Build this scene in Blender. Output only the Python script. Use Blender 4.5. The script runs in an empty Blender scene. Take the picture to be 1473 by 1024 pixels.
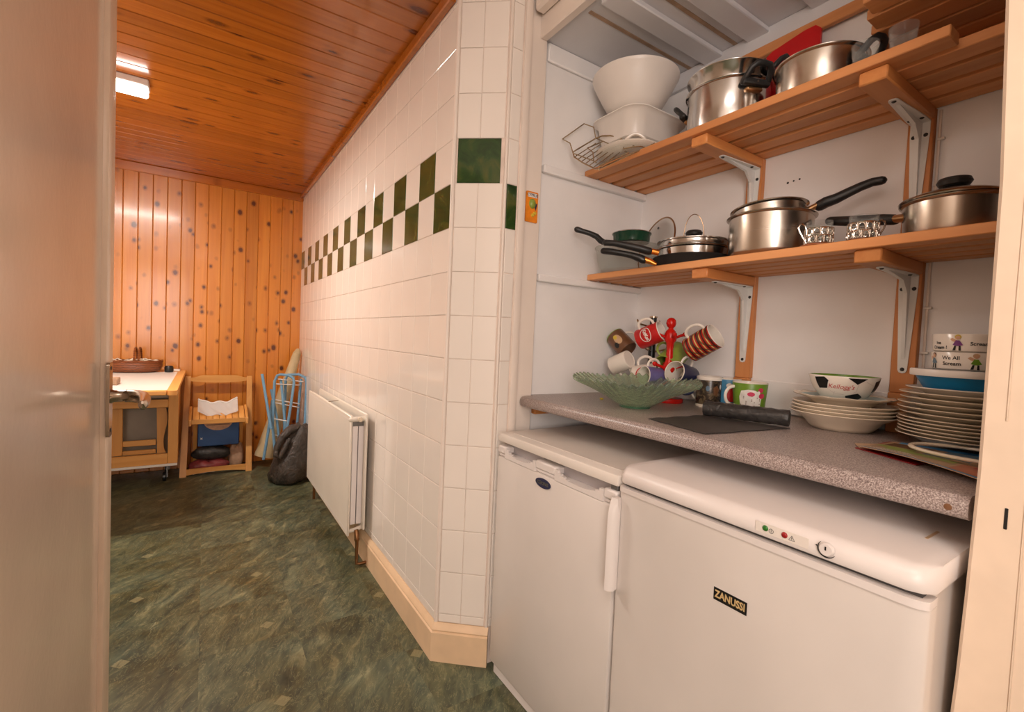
import bpy, bmesh, math, random
from mathutils import Vector, Matrix
random.seed(7)
SC = bpy.context.scene
COL = SC.collection
PI = math.pi

# ------------------------------------------------------------------ camera, world, lamps, exposure
CAM_R = Vector((0.83514427, -0.54826179, 0.04408015))
CAM_U = Vector((-0.01647614, 0.05516903, 0.99834108))
CAM_F = Vector((0.54978412, 0.83448511, -0.03704086))
cam_d = bpy.data.cameras.new('camera'); cam = bpy.data.objects.new('camera', cam_d); COL.objects.link(cam)
cam_d.sensor_width = 36.0; cam_d.lens = 671.6 * 36.0 / 1473.0; cam_d.clip_start = 0.02
M = Matrix.Identity(4)
for i in range(3):
    M[i][0] = CAM_R[i]; M[i][1] = CAM_U[i]; M[i][2] = -CAM_F[i]
M[0][3], M[1][3], M[2][3] = 0.0, 0.0, 1.1
cam.matrix_world = M
SC.camera = cam
W = bpy.data.worlds.new('world'); SC.world = W; W.use_nodes = True
W.node_tree.nodes['Background'].inputs[0].default_value = (1, 0.9, 0.8, 1)
W.node_tree.nodes['Background'].inputs[1].default_value = 0.2
def area(name, loc, rot, size, power, col, sy=None):
    l = bpy.data.lights.new(name, 'AREA'); l.energy = power; l.color = col; l.size = size
    if sy: l.shape = 'RECTANGLE'; l.size_y = sy
    o = bpy.data.objects.new(name, l); o.location = loc; o.rotation_euler = rot; COL.objects.link(o); return o
area('ceiling_lamp_near', (-0.25, -0.30, 2.19), (0, 0, 0), 0.7, 10, (1.0, 0.915, 0.855))
area('bounced_flash', (-0.50, -1.12, 1.35), (math.radians(88), 0, math.radians(-22)), 1.1, 33, (1.0, 0.915, 0.855))
area('corridor_tube', (-0.55, 2.86, 2.14), (0, 0, 0), 0.62, 27, (1.0, 0.93, 0.85), 0.07)
SC.view_settings.view_transform = 'Standard'; SC.view_settings.look = 'None'
SC.view_settings.gamma = 1.0; SC.view_settings.use_curve_mapping = False
SC.view_settings.exposure = 0.13

# ------------------------------------------------------------------ helpers: mesh
class MB:
    def __init__(s): s.v = []; s.f = []; s.m = []
    def add(s, vs, fs, m=0, X=None):
        o = len(s.v)
        s.v += [tuple(X @ Vector(p)) if X is not None else tuple(p) for p in vs]
        s.f += [tuple(i + o for i in f) for f in fs]; s.m += [m] * len(fs); return s
    def box(s, x0, x1, y0, y1, z0, z1, b=0.0, m=0, X=None, seg=1):
        if b <= 0:
            vs = [(x, y, z) for x in (x0, x1) for y in (y0, y1) for z in (z0, z1)]
            return s.add(vs, [(0, 1, 3, 2), (4, 6, 7, 5), (0, 4, 5, 1), (2, 3, 7, 6), (0, 2, 6, 4), (1, 5, 7, 3)], m, X)
        bm = bmesh.new(); bmesh.ops.create_cube(bm, size=1.0)
        for v in bm.verts:
            v.co = ((x0 + x1) / 2 + v.co.x * (x1 - x0), (y0 + y1) / 2 + v.co.y * (y1 - y0), (z0 + z1) / 2 + v.co.z * (z1 - z0))
        bmesh.ops.bevel(bm, geom=bm.edges[:], offset=b, segments=seg, affect='EDGES', profile=0.5)
        bm.verts.index_update()
        s.add([v.co[:] for v in bm.verts], [tuple(v.index for v in f.verts) for f in bm.faces], m, X); bm.free(); return s
    def lathe(s, prof, n=48, m=0, X=None, wob=None):
        vs = []; fs = []; rows = []
        for (r, z) in prof:
            if r < 1e-6: rows.append([len(vs)]); vs.append((0, 0, z))
            else:
                row = []
                for k in range(n):
                    a = 2 * PI * k / n; rr, zz = (r, z) if wob is None else wob(r, z, a)
                    row.append(len(vs)); vs.append((rr * math.cos(a), rr * math.sin(a), zz))
                rows.append(row)
        for A, B in zip(rows, rows[1:]):
            for k in range(n):
                k2 = (k + 1) % n
                if len(A) == 1 and len(B) == 1: continue
                if len(A) == 1: fs.append((A[0], B[k2], B[k]))
                elif len(B) == 1: fs.append((A[k], A[k2], B[0]))
                else: fs.append((A[k], A[k2], B[k2], B[k]))
        return s.add(vs, fs, m, X)
    def tube(s, pts, r, n=10, m=0, X=None, closed=False, up=(0, 0, 1), h=None):
        P = [Vector(p) for p in pts]; N = len(P)
        R = list(r) if hasattr(r, '__len__') else [r] * N
        H = (list(h) if hasattr(h, '__len__') else [h] * N) if h is not None else R
        vs = []; fs = []; prev = None
        for i in range(N):
            if closed: t = P[(i + 1) % N] - P[i - 1]
            else: t = P[min(i + 1, N - 1)] - P[max(i - 1, 0)]
            t.normalize()
            if prev is None:
                sd = t.cross(Vector(up))
                if sd.length < 1e-3: sd = t.cross(Vector((1, 0, 0)))
            else: sd = prev - t * prev.dot(t)
            sd.normalize(); prev = sd; w = sd.cross(t)
            for k in range(n):
                a = 2 * PI * k / n
                vs.append(tuple(P[i] + sd * (math.cos(a) * R[i]) + w * (math.sin(a) * H[i])))
        for i in range(N if closed else N - 1):
            j = (i + 1) % N
            for k in range(n):
                k2 = (k + 1) % n; fs.append((i * n + k, i * n + k2, j * n + k2, j * n + k))
        if not closed:
            fs.append(tuple(range(n - 1, -1, -1))); fs.append(tuple((N - 1) * n + k for k in range(n)))
        return s.add(vs, fs, m, X)
    def rod(s, a, b, r, n=10, m=0, X=None): return s.tube([a, b], r, n, m, X)
    def bar(s, pts, r, **k):      # rounded-end tube: adds shrinking end rings
        P = [Vector(p) for p in pts]; R = list(r) if hasattr(r, '__len__') else [r] * len(P)
        h = k.pop('h', None); H = (list(h) if hasattr(h, '__len__') else [h] * len(P)) if h is not None else list(R)
        d0 = (P[0] - P[1]).normalized(); d1 = (P[-1] - P[-2]).normalized()
        e0 = min(R[0], H[0]); e1 = min(R[-1], H[-1])
        P2 = [P[0] + d0 * e0 * .95, P[0] + d0 * e0 * .6] + P + [P[-1] + d1 * e1 * .6, P[-1] + d1 * e1 * .95]
        g = lambda Q: [Q[0] * .25, Q[0] * .78] + Q + [Q[-1] * .78, Q[-1] * .25]
        return s.tube(P2, g(R), h=g(H), **k)
    def prism(s, poly, d0, d1, ax='z', m=0, X=None):
        n = len(poly)
        def q(p, d): return {'z': (p[0], p[1], d), 'y': (p[0], d, p[1]), 'x': (d, p[0], p[1])}[ax]
        vs = [q(p, d0) for p in poly] + [q(p, d1) for p in poly]
        fs = [tuple(range(n - 1, -1, -1)), tuple(range(n, 2 * n))] + [(i, (i + 1) % n, n + (i + 1) % n, n + i) for i in range(n)]
        return s.add(vs, fs, m, X)
    def grid(s, fn, nu, nv, m=0, X=None, thick=None):
        vs = [fn(i / nu, j / nv) for j in range(nv + 1) for i in range(nu + 1)]
        w = nu + 1
        fs = [(j * w + i, j * w + i + 1, (j + 1) * w + i + 1, (j + 1) * w + i) for j in range(nv) for i in range(nu)]
        if thick:
            o = len(vs); vs = vs + [(x, y, z - thick) for x, y, z in vs]
            fs = fs + [tuple(o + k for k in reversed(f)) for f in fs]
            ring = [i for i in range(w)] + [j * w + nu for j in range(1, nv + 1)] + [nv * w + i for i in range(nu - 1, -1, -1)] + [j * w for j in range(nv - 1, 0, -1)]
            fs += [(ring[k], o + ring[k], o + ring[(k + 1) % len(ring)], ring[(k + 1) % len(ring)]) for k in range(len(ring))]
        return s.add(vs, fs, m, X)
    def xf(s, X): s.v = [tuple(X @ Vector(p)) for p in s.v]; return s

def mesh_of(name, mb, mats, smooth=38):
    me = bpy.data.meshes.new(name); me.from_pydata(mb.v, [], mb.f)
    if not isinstance(mats, (list, tuple)): mats = [mats]
    for m in mats: me.materials.append(m)
    if len(mats) > 1: me.polygons.foreach_set('material_index', mb.m)
    bm = bmesh.new(); bm.from_mesh(me); bmesh.ops.recalc_face_normals(bm, faces=bm.faces[:]); bm.to_mesh(me); bm.free()
    if smooth:
        me.shade_smooth(); me.set_sharp_from_angle(angle=math.radians(smooth))
    me.update(); return me
def tag(o, label=None, cat=None, group=None, kind=None):
    if label: o['label'] = label
    if cat: o['category'] = cat
    if group: o['group'] = group
    if kind: o['kind'] = kind
    return o
def obj(name, mb, mats, parent=None, label=None, cat=None, group=None, kind=None, smooth=38, loc=None):
    o = bpy.data.objects.new(name, mesh_of(name, mb, mats, smooth)); COL.objects.link(o)
    if parent: o.parent = parent
    if loc: o.location = loc
    return tag(o, label, cat, group, kind)
def inst(name, me, parent, loc, rotz=0, mat=None):
    o = bpy.data.objects.new(name, me); COL.objects.link(o); o.parent = parent; o.location = loc; o.rotation_euler = (0, 0, rotz)
    if mat: o.material_slots[0].link = 'OBJECT'; o.material_slots[0].material = mat
    return o
def thing(name, label, cat, loc=(0, 0, 0), rotz=0, group=None):
    o = bpy.data.objects.new(name, None); o.empty_display_size = .05; COL.objects.link(o)
    o.location = loc; o.rotation_euler = (0, 0, rotz); return tag(o, label, cat, group)
def dup(root, loc=None, rotz=None, label=None, group=None):
    r = root.copy(); COL.objects.link(r)
    if loc is not None: r.location = loc
    if rotz is not None: r.rotation_euler = (0, 0, rotz)
    if label: r['label'] = label
    if group: r['group'] = group
    for ch in list(root.children):
        c = ch.copy(); COL.objects.link(c); c.parent = r
        for g in ch.children:
            d = g.copy(); COL.objects.link(d); d.parent = c
    return r
def orient(o, loc, zdir, xdir):
    z = Vector(zdir).normalized(); x = Vector(xdir); x = (x - z * x.dot(z)).normalized(); y = z.cross(x)
    m = Matrix((x, y, z)).transposed().to_4x4(); m.translation = Vector(loc); o.matrix_world = m
def cdir(a, b, c): return CAM_R * a + CAM_U * b - CAM_F * c      # right, up, towards the camera
def arc(cx, cy, r, a0, a1, n): return [(cx + r * math.cos(a0 + (a1 - a0) * k / n), cy + r * math.sin(a0 + (a1 - a0) * k / n)) for k in range(n + 1)]
def rrect(x0, x1, y0, y1, r, n=5):
    p = []
    for cx, cy, a in ((x1 - r, y0 + r, -PI / 2), (x1 - r, y1 - r, 0), (x0 + r, y1 - r, PI / 2), (x0 + r, y0 + r, PI)): p += arc(cx, cy, r, a, a + PI / 2, n)
    return p
def text2d(s, size, bold=0.0, shear=0.0):
    cu = bpy.data.curves.new('t', 'FONT'); cu.body = s; cu.size = size; cu.align_x = 'CENTER'; cu.align_y = 'CENTER'; cu.offset = bold; cu.shear = shear; cu.resolution_u = 3
    o = bpy.data.objects.new('t', cu); COL.objects.link(o); dg = bpy.context.evaluated_depsgraph_get(); me = o.evaluated_get(dg).to_mesh()
    v = [(p.co.x, p.co.y) for p in me.vertices]; f = [tuple(q.vertices) for q in me.polygons]
    o.evaluated_get(dg).to_mesh_clear(); bpy.data.objects.remove(o); bpy.data.curves.remove(cu); return v, f
def fan(poly, n=5):       # star-shaped polygon as rings, so that it can be bent on a round surface
    cx = sum(p[0] for p in poly) / len(poly); cy = sum(p[1] for p in poly) / len(poly)
    q = []
    for a, b in zip(poly, poly[1:] + poly[:1]):
        for k in range(4): q.append((a[0] + (b[0] - a[0]) * k / 4, a[1] + (b[1] - a[1]) * k / 4))
    L = len(q); v = [(cx, cy)]; f = []
    for j in range(1, n + 1): v += [(cx + (x - cx) * j / n, cy + (y - cy) * j / n) for x, y in q]
    for k in range(L): f.append((0, 1 + k, 1 + (k + 1) % L))
    for j in range(n - 1):
        for k in range(L):
            a = 1 + j * L + k; b = 1 + j * L + (k + 1) % L; f.append((a, a + L, b + L, b))
    return v, f
def wrap(mb, vf, rfun, ang, zc, m=0, eps=.0007, rot=0.0, du=0.0):
    v, f = vf; c, s_ = math.cos(rot), math.sin(rot); out = []
    r0 = rfun(zc)
    for x, y in v:
        x, y = c * x - s_ * y + du, s_ * x + c * y
        z = zc + y; r = rfun(z) + eps; a = ang + x / r0; out.append((r * math.cos(a), r * math.sin(a), z))
    mb.add(out, f, m)

# ------------------------------------------------------------------ helpers: materials
def srgb(r, g, b):
    f = lambda c: (c / 255 / 12.92) if c / 255 <= .04045 else ((c / 255 + .055) / 1.055) ** 2.4
    return (f(r), f(g), f(b), 1)
class NT:
    def __init__(s, name):
        s.mat = bpy.data.materials.new(name); s.mat.use_nodes = True; s.t = s.mat.node_tree; s.b = s.t.nodes['Principled BSDF']
    def n(s, ty, **k):
        x = s.t.nodes.new(ty)
        for a, v in k.items():
            if a.startswith('i_'): x.inputs[a[2:].replace('_', ' ')].default_value = v
            else: setattr(x, a, v)
        return x
    def l(s, a, b): s.t.links.new(a, b)
    def coords(s, scale=(1, 1, 1), rnd=True, kind='Object'):
        tc = s.n('ShaderNodeTexCoord'); mp = s.n('ShaderNodeMapping'); mp.inputs['Scale'].default_value = scale
        if rnd:
            oi = s.n('ShaderNodeObjectInfo'); mu = s.n('ShaderNodeMath', operation='MULTIPLY'); mu.inputs[1].default_value = 57.0
            s.l(oi.outputs['Random'], mu.inputs[0]); ad = s.n('ShaderNodeVectorMath', operation='ADD')
            s.l(tc.outputs[kind], ad.inputs[0]); s.l(mu.outputs[0], ad.inputs[1]); s.l(ad.outputs[0], mp.inputs['Vector'])
        else: s.l(tc.outputs[kind], mp.inputs['Vector'])
        return mp.outputs[0]
    def noise(s, vec, scale, detail=3, rough=.55, dist=0):
        x = s.n('ShaderNodeTexNoise'); x.inputs['Scale'].default_value = scale; x.inputs['Detail'].default_value = detail; x.inputs['Roughness'].default_value = rough; x.inputs['Distortion'].default_value = dist
        s.l(vec, x.inputs['Vector']); return x.outputs['Fac']
    def ramp(s, fac, stops):
        x = s.n('ShaderNodeValToRGB'); e = x.color_ramp.elements
        while len(e) < len(stops): e.new(.5)
        for el, (p, c) in zip(e, stops): el.position = p; el.color = c
        s.l(fac, x.inputs['Fac']); return x.outputs['Color']
    def mix(s, fac, a, b, blend='MIX'):
        x = s.n('ShaderNodeMix', data_type='RGBA', blend_type=blend)
        for i, v in ((0, fac), (6, a), (7, b)):
            if isinstance(v, bpy.types.NodeSocket): s.l(v, x.inputs[i])
            else: x.inputs[i].default_value = v
        return x.outputs[2]
    def math(s, op, a, b=None):
        x = s.n('ShaderNodeMath', operation=op)
        for i, v in ((0, a), (1, b)):
            if v is None: continue
            if isinstance(v, bpy.types.NodeSocket): s.l(v, x.inputs[i])
            else: x.inputs[i].default_value = v
        return x.outputs[0]
    def bump(s, h, strength=.2, dist=.002):
        x = s.n('ShaderNodeBump'); x.inputs['Strength'].default_value = strength; x.inputs['Distance'].default_value = dist
        s.l(h, x.inputs['Height']); s.l(x.outputs[0], s.b.inputs['Normal'])
    def base(s, c):
        if isinstance(c, bpy.types.NodeSocket): s.l(c, s.b.inputs['Base Color'])
        else: s.b.inputs['Base Color'].default_value = c
    def set(s, rough=.5, metal=0, coat=0, trans=0, ior=1.5, spec=.5, alpha=1, aniso=0, coatr=.1, emit=None, es=0):
        i = s.b.inputs; i['Roughness'].default_value = rough; i['Metallic'].default_value = metal; i['Coat Weight'].default_value = coat; i['Coat Roughness'].default_value = coatr
        i['Transmission Weight'].default_value = trans; i['IOR'].default_value = ior; i['Specular IOR Level'].default_value = spec; i['Alpha'].default_value = alpha; i['Anisotropic'].default_value = aniso
        if emit: i['Emission Color'].default_value = emit; i['Emission Strength'].default_value = es
        return s.mat
def plain(name, c, rough=.5, var=.06, vs=6, bump=0, bs=40, **k):
    t = NT(name); v = t.coords(); nz = t.noise(v, vs, 3)
    d = tuple(x * (1 - var * 2.2) for x in c[:3]) + (1,); l = tuple(min(1, x * (1 + var)) for x in c[:3]) + (1,)
    t.base(t.ramp(nz, [(.3, d), (.7, l)]))
    if bump: t.bump(t.noise(t.coords(), bs, 4), bump, .003)
    return t.set(rough=rough, **k)
def pine(name, axis, lo, hi, knot=None, rough=.35, coat=.0, kd=(.22, .13), cross='y', depth='z', kth=.13, grain=1.0):
    t = NT(name); idx = {'x': 0, 'y': 1, 'z': 2}; sc = [30, 30, 30]; sc[idx[axis]] = 1.1
    v = t.coords(tuple(sc)); g = t.noise(v, 1.0, 5, .6, .6)
    v2 = t.coords(tuple(.35 * q if i != idx[axis] else .9 for i, q in enumerate(sc))); g2 = t.noise(v2, 1.0, 2)
    c = t.ramp(g, [(.25, lo), (.72, hi)]) ; c = t.mix(t.math('MULTIPLY', g2, .45 * grain), c, lo)
    oi = t.n('ShaderNodeObjectInfo'); tone = t.ramp(oi.outputs['Random'], [(0, (.82, .80, .76, 1)), (1, (1.08, 1.06, 1.04, 1))]); c = t.mix(1.0, c, tone, 'MULTIPLY')
    if knot:
        ks = [0, 0, 0]; ks[idx[axis]] = 1 / kd[0]; ks[idx[cross]] = 1 / kd[1]
        kv = t.coords(tuple(ks)); vo = t.n('ShaderNodeTexVoronoi'); vo.inputs['Scale'].default_value = 1; t.l(kv, vo.inputs['Vector'])
        dn = t.math('ADD', vo.outputs['Distance'], t.math('MULTIPLY', t.math('SUBTRACT', t.noise(t.coords((1, 1, 1)), 60, 2), .5), .09))
        sep = t.n('ShaderNodeSeparateColor'); t.l(vo.outputs['Color'], sep.inputs[0])
        dn = t.math('ADD', dn, t.math('MULTIPLY', sep.outputs[0], kth * .55))
        kn = t.ramp(dn, [(0, (1, 1, 1, 1)), (kth * .9, (.95, .95, .95, 1)), (kth * 1.12, (.45, .45, .45, 1)), (kth * 1.75, (0, 0, 0, 1))])
        c = t.mix(kn, c, knot)
    t.base(c); t.bump(g, .12, .001); return t.set(rough=rough, coat=coat, coatr=.12)

PINE_HI, PINE_LO, KNOT = srgb(226, 156, 92), srgb(200, 124, 66), srgb(88, 32, 6)
MT = {}
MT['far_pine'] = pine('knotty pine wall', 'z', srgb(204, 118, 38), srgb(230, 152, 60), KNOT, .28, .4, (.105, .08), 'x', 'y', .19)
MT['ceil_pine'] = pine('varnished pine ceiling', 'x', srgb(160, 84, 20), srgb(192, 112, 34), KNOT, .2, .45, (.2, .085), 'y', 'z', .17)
MT['pine_x'] = pine('pine x', 'x', PINE_LO, PINE_HI, KNOT, .45, 0, (.5, .2), 'y', 'z', .07)
MT['pine_y'] = pine('pine y', 'y', srgb(210, 136, 80), srgb(232, 168, 112), KNOT, .5, 0, (.45, .1), 'x', 'z', .07)
MT['pine_z'] = pine('pine z', 'z', srgb(200, 128, 74), srgb(222, 154, 98), KNOT, .5, 0, (.5, .2), 'y', 'x', .07)
MT['beech_x'] = pine('beech x', 'x', srgb(216, 148, 72), srgb(236, 176, 100), None, .45)
MT['beech_y'] = pine('beech y', 'y', srgb(216, 148, 72), srgb(236, 176, 100), None, .45)
MT['beech_z'] = pine('beech z', 'z', srgb(216, 148, 72), srgb(236, 176, 100), None, .45)
MT['endgrain'] = plain('end grain', srgb(214, 136, 72), .7, .2, 120)
def tile_mat(name, c, rough):
    t = NT(name); v = t.coords(); t.base(t.ramp(t.noise(v, 3, 2), [(.3, tuple(x * .95 for x in c[:3]) + (1,)), (.7, c)]))
    t.bump(t.noise(v, 9, 2), .12, .004); return t.set(rough=rough, spec=.5)
MT['tile'] = tile_mat('white glazed tile', srgb(246, 236, 226), .10)
t = NT('dark green glazed tile'); v = t.coords()
t.base(t.ramp(t.noise(v, 9, 4, .6, 1.5), [(.25, srgb(22, 44, 22)), (.5, srgb(46, 74, 34)), (.78, srgb(96, 96, 44))])); t.bump(t.noise(v, 8, 2), .1, .004); MT['tile_dark'] = t.set(rough=.08)
MT['grout'] = plain('grout', srgb(234, 214, 200), .8, .08, 20)
MT['white_paint'] = plain('white gloss paint', srgb(240, 226, 214), .35, .03, 4, .15, 12)
MT['cream_paint'] = plain('cream paint', srgb(236, 212, 188), .4, .05, 8, .1, 30)
MT['plaster'] = plain('white plaster', srgb(246, 242, 240), .6, .03, 3, .35, 14)
MT['ceil_white'] = plain('white board ceiling', srgb(224, 222, 224), .5, .04, 3, .2, 18)
MT['stain'] = plain('brown joint stain', srgb(176, 146, 120), .7, .1, 20)
MT['door_paint'] = plain('grey beige door paint', srgb(234, 216, 200), .14, .05, 3, .08, 60)
MT['door_edge'] = plain('door lipping paint', srgb(244, 222, 202), .3, .04, 6)
# floor vinyl
t = NT('green slate vinyl'); tc = t.n('ShaderNodeTexCoord'); pos = tc.outputs['Object']
cell = t.n('ShaderNodeVectorMath', operation='FLOOR'); scl = t.n('ShaderNodeVectorMath', operation='MULTIPLY'); scl.inputs[1].default_value = (1 / .3, 1 / .3, 0); t.l(pos, scl.inputs[0]); t.l(scl.outputs[0], cell.inputs[0])
wn = t.n('ShaderNodeTexWhiteNoise', noise_dimensions='2D'); t.l(cell.outputs[0], wn.inputs['Vector'])
rot = t.n('ShaderNodeVectorRotate', rotation_type='Z_AXIS'); t.l(pos, rot.inputs['Vector']); ang = t.math('ADD', t.math('MULTIPLY', wn.outputs['Value'], .5), -1.15); t.l(ang, rot.inputs['Angle'])
off = t.n('ShaderNodeVectorMath', operation='MULTIPLY_ADD'); off.inputs[1].default_value = (9, 9, 9); t.l(wn.outputs['Color'], off.inputs[0]); t.l(rot.outputs[0], off.inputs[2])
st = t.n('ShaderNodeVectorMath', operation='MULTIPLY'); st.inputs[1].default_value = (6.5, 19, 1); t.l(off.outputs[0], st.inputs[0])
n1 = t.noise(st.outputs[0], 1.0, 7, .62, .9); n2 = t.noise(off.outputs[0], 3.2, 3, .6, .6)
c = t.ramp(n1, [(.22, srgb(42, 52, 46)), (.40, srgb(76, 86, 70)), (.58, srgb(108, 114, 88)), (.74, srgb(158, 156, 120))])
c = t.mix(t.ramp(n2, [(.35, (0, 0, 0, 1)), (.65, (1, 1, 1, 1))]), c, t.mix(1.0, c, srgb(196, 178, 150), 'MULTIPLY'))
n3 = t.noise(st.outputs[0], .9, 5, .7, 2.0); vein = t.ramp(n3, [(.485, (0, 0, 0, 1)), (.5, (1, 1, 1, 1)), (.515, (0, 0, 0, 1))])
c = t.mix(t.math('MULTIPLY', vein, .32), c, srgb(182, 178, 130))
fr = t.n('ShaderNodeVectorMath', operation='FRACTION'); s2 = t.n('ShaderNodeVectorMath', operation='MULTIPLY'); s2.inputs[1].default_value = (1 / .42, 1 / .42, 0); t.l(pos, s2.inputs[0]); t.l(s2.outputs[0], fr.inputs[0])
sx = t.n('ShaderNodeSeparateXYZ'); t.l(fr.outputs[0], sx.inputs[0])
dd = t.math('ADD', t.math('ABSOLUTE', t.math('SUBTRACT', sx.outputs[0], .5)), t.math('ABSOLUTE', t.math('SUBTRACT', sx.outputs[1], .5)))
c = t.mix(t.math('MULTIPLY', t.math('LESS_THAN', dd, .058), .42), c, srgb(168, 158, 116))
n4 = t.noise(st.outputs[0], 3.2, 6, .7, 1.2); c = t.mix(t.ramp(n4, [(.30, (.75, .75, .75, 1)), (.44, (0, 0, 0, 1))]), c, srgb(44, 50, 40)); c = t.mix(t.math('MULTIPLY', t.ramp(n4, [(.6, (0, 0, 0, 1)), (.72, (1, 1, 1, 1))]), .35), c, srgb(190, 186, 146))
t.base(c); t.bump(n1, .15, .002); MT['floor'] = t.set(rough=.38)
# worktop
t = NT('speckled grey laminate'); v = t.coords(rnd=False)
n = t.noise(v, 420, 2, .7); c = t.ramp(n, [(.36, srgb(104, 90, 90)), (.5, srgb(156, 142, 138)), (.66, srgb(206, 194, 188))])
c = t.mix(t.math('MULTIPLY', t.noise(v, 5, 3), .25), c, srgb(150, 118, 96)); t.base(c); MT['worktop'] = t.set(rough=.32)
MT['appliance'] = plain('white enamel', srgb(222, 213, 206), .28, .03, 3)
MT['appliance_top'] = plain('white laminate top', srgb(230, 220, 210), .35, .03, 4)
MT['appliance_plastic'] = plain('off white plastic', srgb(228, 219, 214), .35, .02, 4)
MT['gasket_and_shade'] = plain('grey gasket and gap shade', srgb(70, 66, 64), .7)  # gasket colour, also used as painted shade in freezer and radiator gaps
MT['black'] = plain('black plastic', srgb(26, 26, 27), .32, .1, 20)
MT['bakelite'] = plain('black bakelite', srgb(38, 38, 38), .42, .1, 30, .05, 200)
MT['matt_black'] = plain('matt black coating', srgb(26, 22, 20), .75, .1, 20)
def steel(name, c, rough, streak=.12):
    t = NT(name); v = t.coords((3, 3, 160)); nz = t.noise(v, 1.0, 3); big = t.noise(t.coords(), 9, 3)
    t.base(t.mix(t.math('MULTIPLY', big, .55), c, tuple(x * .62 for x in c[:3]) + (1,)))
    r = t.n('ShaderNodeMapRange'); r.inputs['To Min'].default_value = rough * (1 - streak * 2); r.inputs['To Max'].default_value = rough * (1 + streak * 2); t.l(nz, r.inputs['Value']); m = t.set(rough=rough, metal=1)
    t.l(r.outputs[0], t.b.inputs['Roughness']); return m
MT['steel'] = steel('polished steel', srgb(212, 210, 208), .16)
MT['steel_brushed'] = steel('brushed steel', srgb(208, 198, 186), .25)
MT['steel_worn'] = steel('heat stained steel', srgb(196, 164, 130), .25)
MT['brass'] = steel('warm metal ferrule', srgb(222, 178, 128), .35)
MT['copper'] = steel('tarnished copper pipe', srgb(150, 110, 76), .4)
MT['handle_metal'] = steel('nickel door lever', srgb(178, 164, 148), .2)
MT['zinc'] = plain('bare zinc', srgb(128, 126, 124), .4, .1, 20, metal=.7)
MT['wire'] = steel('chrome wire', srgb(200, 180, 150), .2)
MT['silver'] = steel('silver filigree', srgb(236, 230, 222), .16)
MT['bracket'] = plain('white bracket enamel', srgb(232, 230, 226), .35, .03, 10)
MT['screw'] = plain('dark screw', srgb(40, 38, 38), .45)
MT['china'] = plain('white china', srgb(240, 230, 218), .18, .02, 6)
MT['china_cream'] = plain('ivory china', srgb(236, 220, 198), .2, .03, 6)
MT['pvc'] = plain('white plastic', srgb(238, 230, 222), .3, .03, 6)
MT['red'] = plain('red lacquer', srgb(206, 26, 18), .25, .05, 10)
MT['red_pl'] = plain('red plastic', srgb(200, 18, 22), .3, .05, 10)
MT['blue_pl'] = plain('sky blue plastic', srgb(18, 124, 176), .3, .04, 8)
MT['box_blue'] = plain('blue carton', srgb(52, 92, 150), .4, .1, 8)
MT['powder_blue'] = plain('pale blue coated wire', srgb(122, 166, 196), .4, .06, 20)
MT['radiator'] = plain('radiator enamel', srgb(240, 230, 216), .3, .02, 4)
MT['rad_side'] = plain('radiator side grille', srgb(238, 230, 228), .35, .02, 4)
def pr(n, r, g, b, rough=.35): MT[n] = plain('print ' + n, srgb(r, g, b), rough, .08, 40); return MT[n]
for n, a in dict(p_red=(200, 30, 30), p_green=(126, 160, 60), p_lime=(150, 168, 70), p_navy=(44, 46, 78), p_violet=(112, 104, 158), p_brown=(116, 78, 52), p_black=(20, 20, 20), p_white=(240, 234, 226),
                 p_pink=(206, 56, 92), p_skin=(226, 176, 140), p_yellow=(226, 196, 70), p_purple=(130, 70, 140), p_lime2=(110, 150, 40), p_sky=(70, 140, 180), p_orange=(240, 140, 36), p_gold=(206, 176, 124),
                 p_leaf=(40, 110, 30), p_tan=(214, 176, 136), p_mud=(186, 150, 116), p_grass=(160, 176, 84), p_crim=(150, 20, 24), p_slate=(96, 122, 140), p_palered=(206, 124, 90)).items(): pr(n, *a)
t = NT('dark mottled print'); t.base(t.ramp(t.noise(t.coords(), 42, 4, .6, 1), [(.3, srgb(30, 28, 28)), (.5, srgb(66, 54, 44)), (.62, srgb(120, 100, 74)), (.78, srgb(170, 170, 160))])); MT['p_dark'] = t.set(rough=.25)
t = NT('tartan print'); v = t.coords((1, 1, 1), False); w1 = t.n('ShaderNodeTexWave', bands_direction='Z'); w1.inputs['Scale'].default_value = 17; t.l(v, w1.inputs['Vector'])
c = t.ramp(w1.outputs['Fac'], [(.0, srgb(40, 24, 22)), (.35, srgb(176, 30, 26)), (.85, srgb(190, 40, 30)), (.97, srgb(214, 196, 120))]); w2 = t.n('ShaderNodeTexWave', bands_direction='DIAGONAL'); w2.inputs['Scale'].default_value = 24; t.l(v, w2.inputs['Vector'])
t.base(t.mix(t.math('MULTIPLY', t.math('GREATER_THAN', w2.outputs['Fac'], .8), .7), c, srgb(40, 50, 34))); MT['p_tartan'] = t.set(rough=.25)
def glass(name, c, rough=.03, ior=1.45, trans=1.0): t = NT(name); t.base(c); return t.set(rough=rough, trans=trans, ior=ior)
def thin_glass(name, haze, rough=.04):
    t = NT(name); tr = t.n('ShaderNodeBsdfTransparent'); tr.inputs[0].default_value = (.96, .97, .96, 1); t.base((.93, .92, .90, 1)); t.set(rough=rough, ior=1.5)
    lw = t.n('ShaderNodeLayerWeight'); lw.inputs['Blend'].default_value = .2; mx = t.n('ShaderNodeMixShader'); f = t.math('ADD', t.math('MULTIPLY', lw.outputs['Facing'], .35), haze)
    t.l(f, mx.inputs[0]); t.l(tr.outputs[0], mx.inputs[1]); t.l(t.b.outputs[0], mx.inputs[2]); out = [n for n in t.t.nodes if n.type == 'OUTPUT_MATERIAL'][0]; t.l(mx.outputs[0], out.inputs[0]); return t.mat
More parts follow.
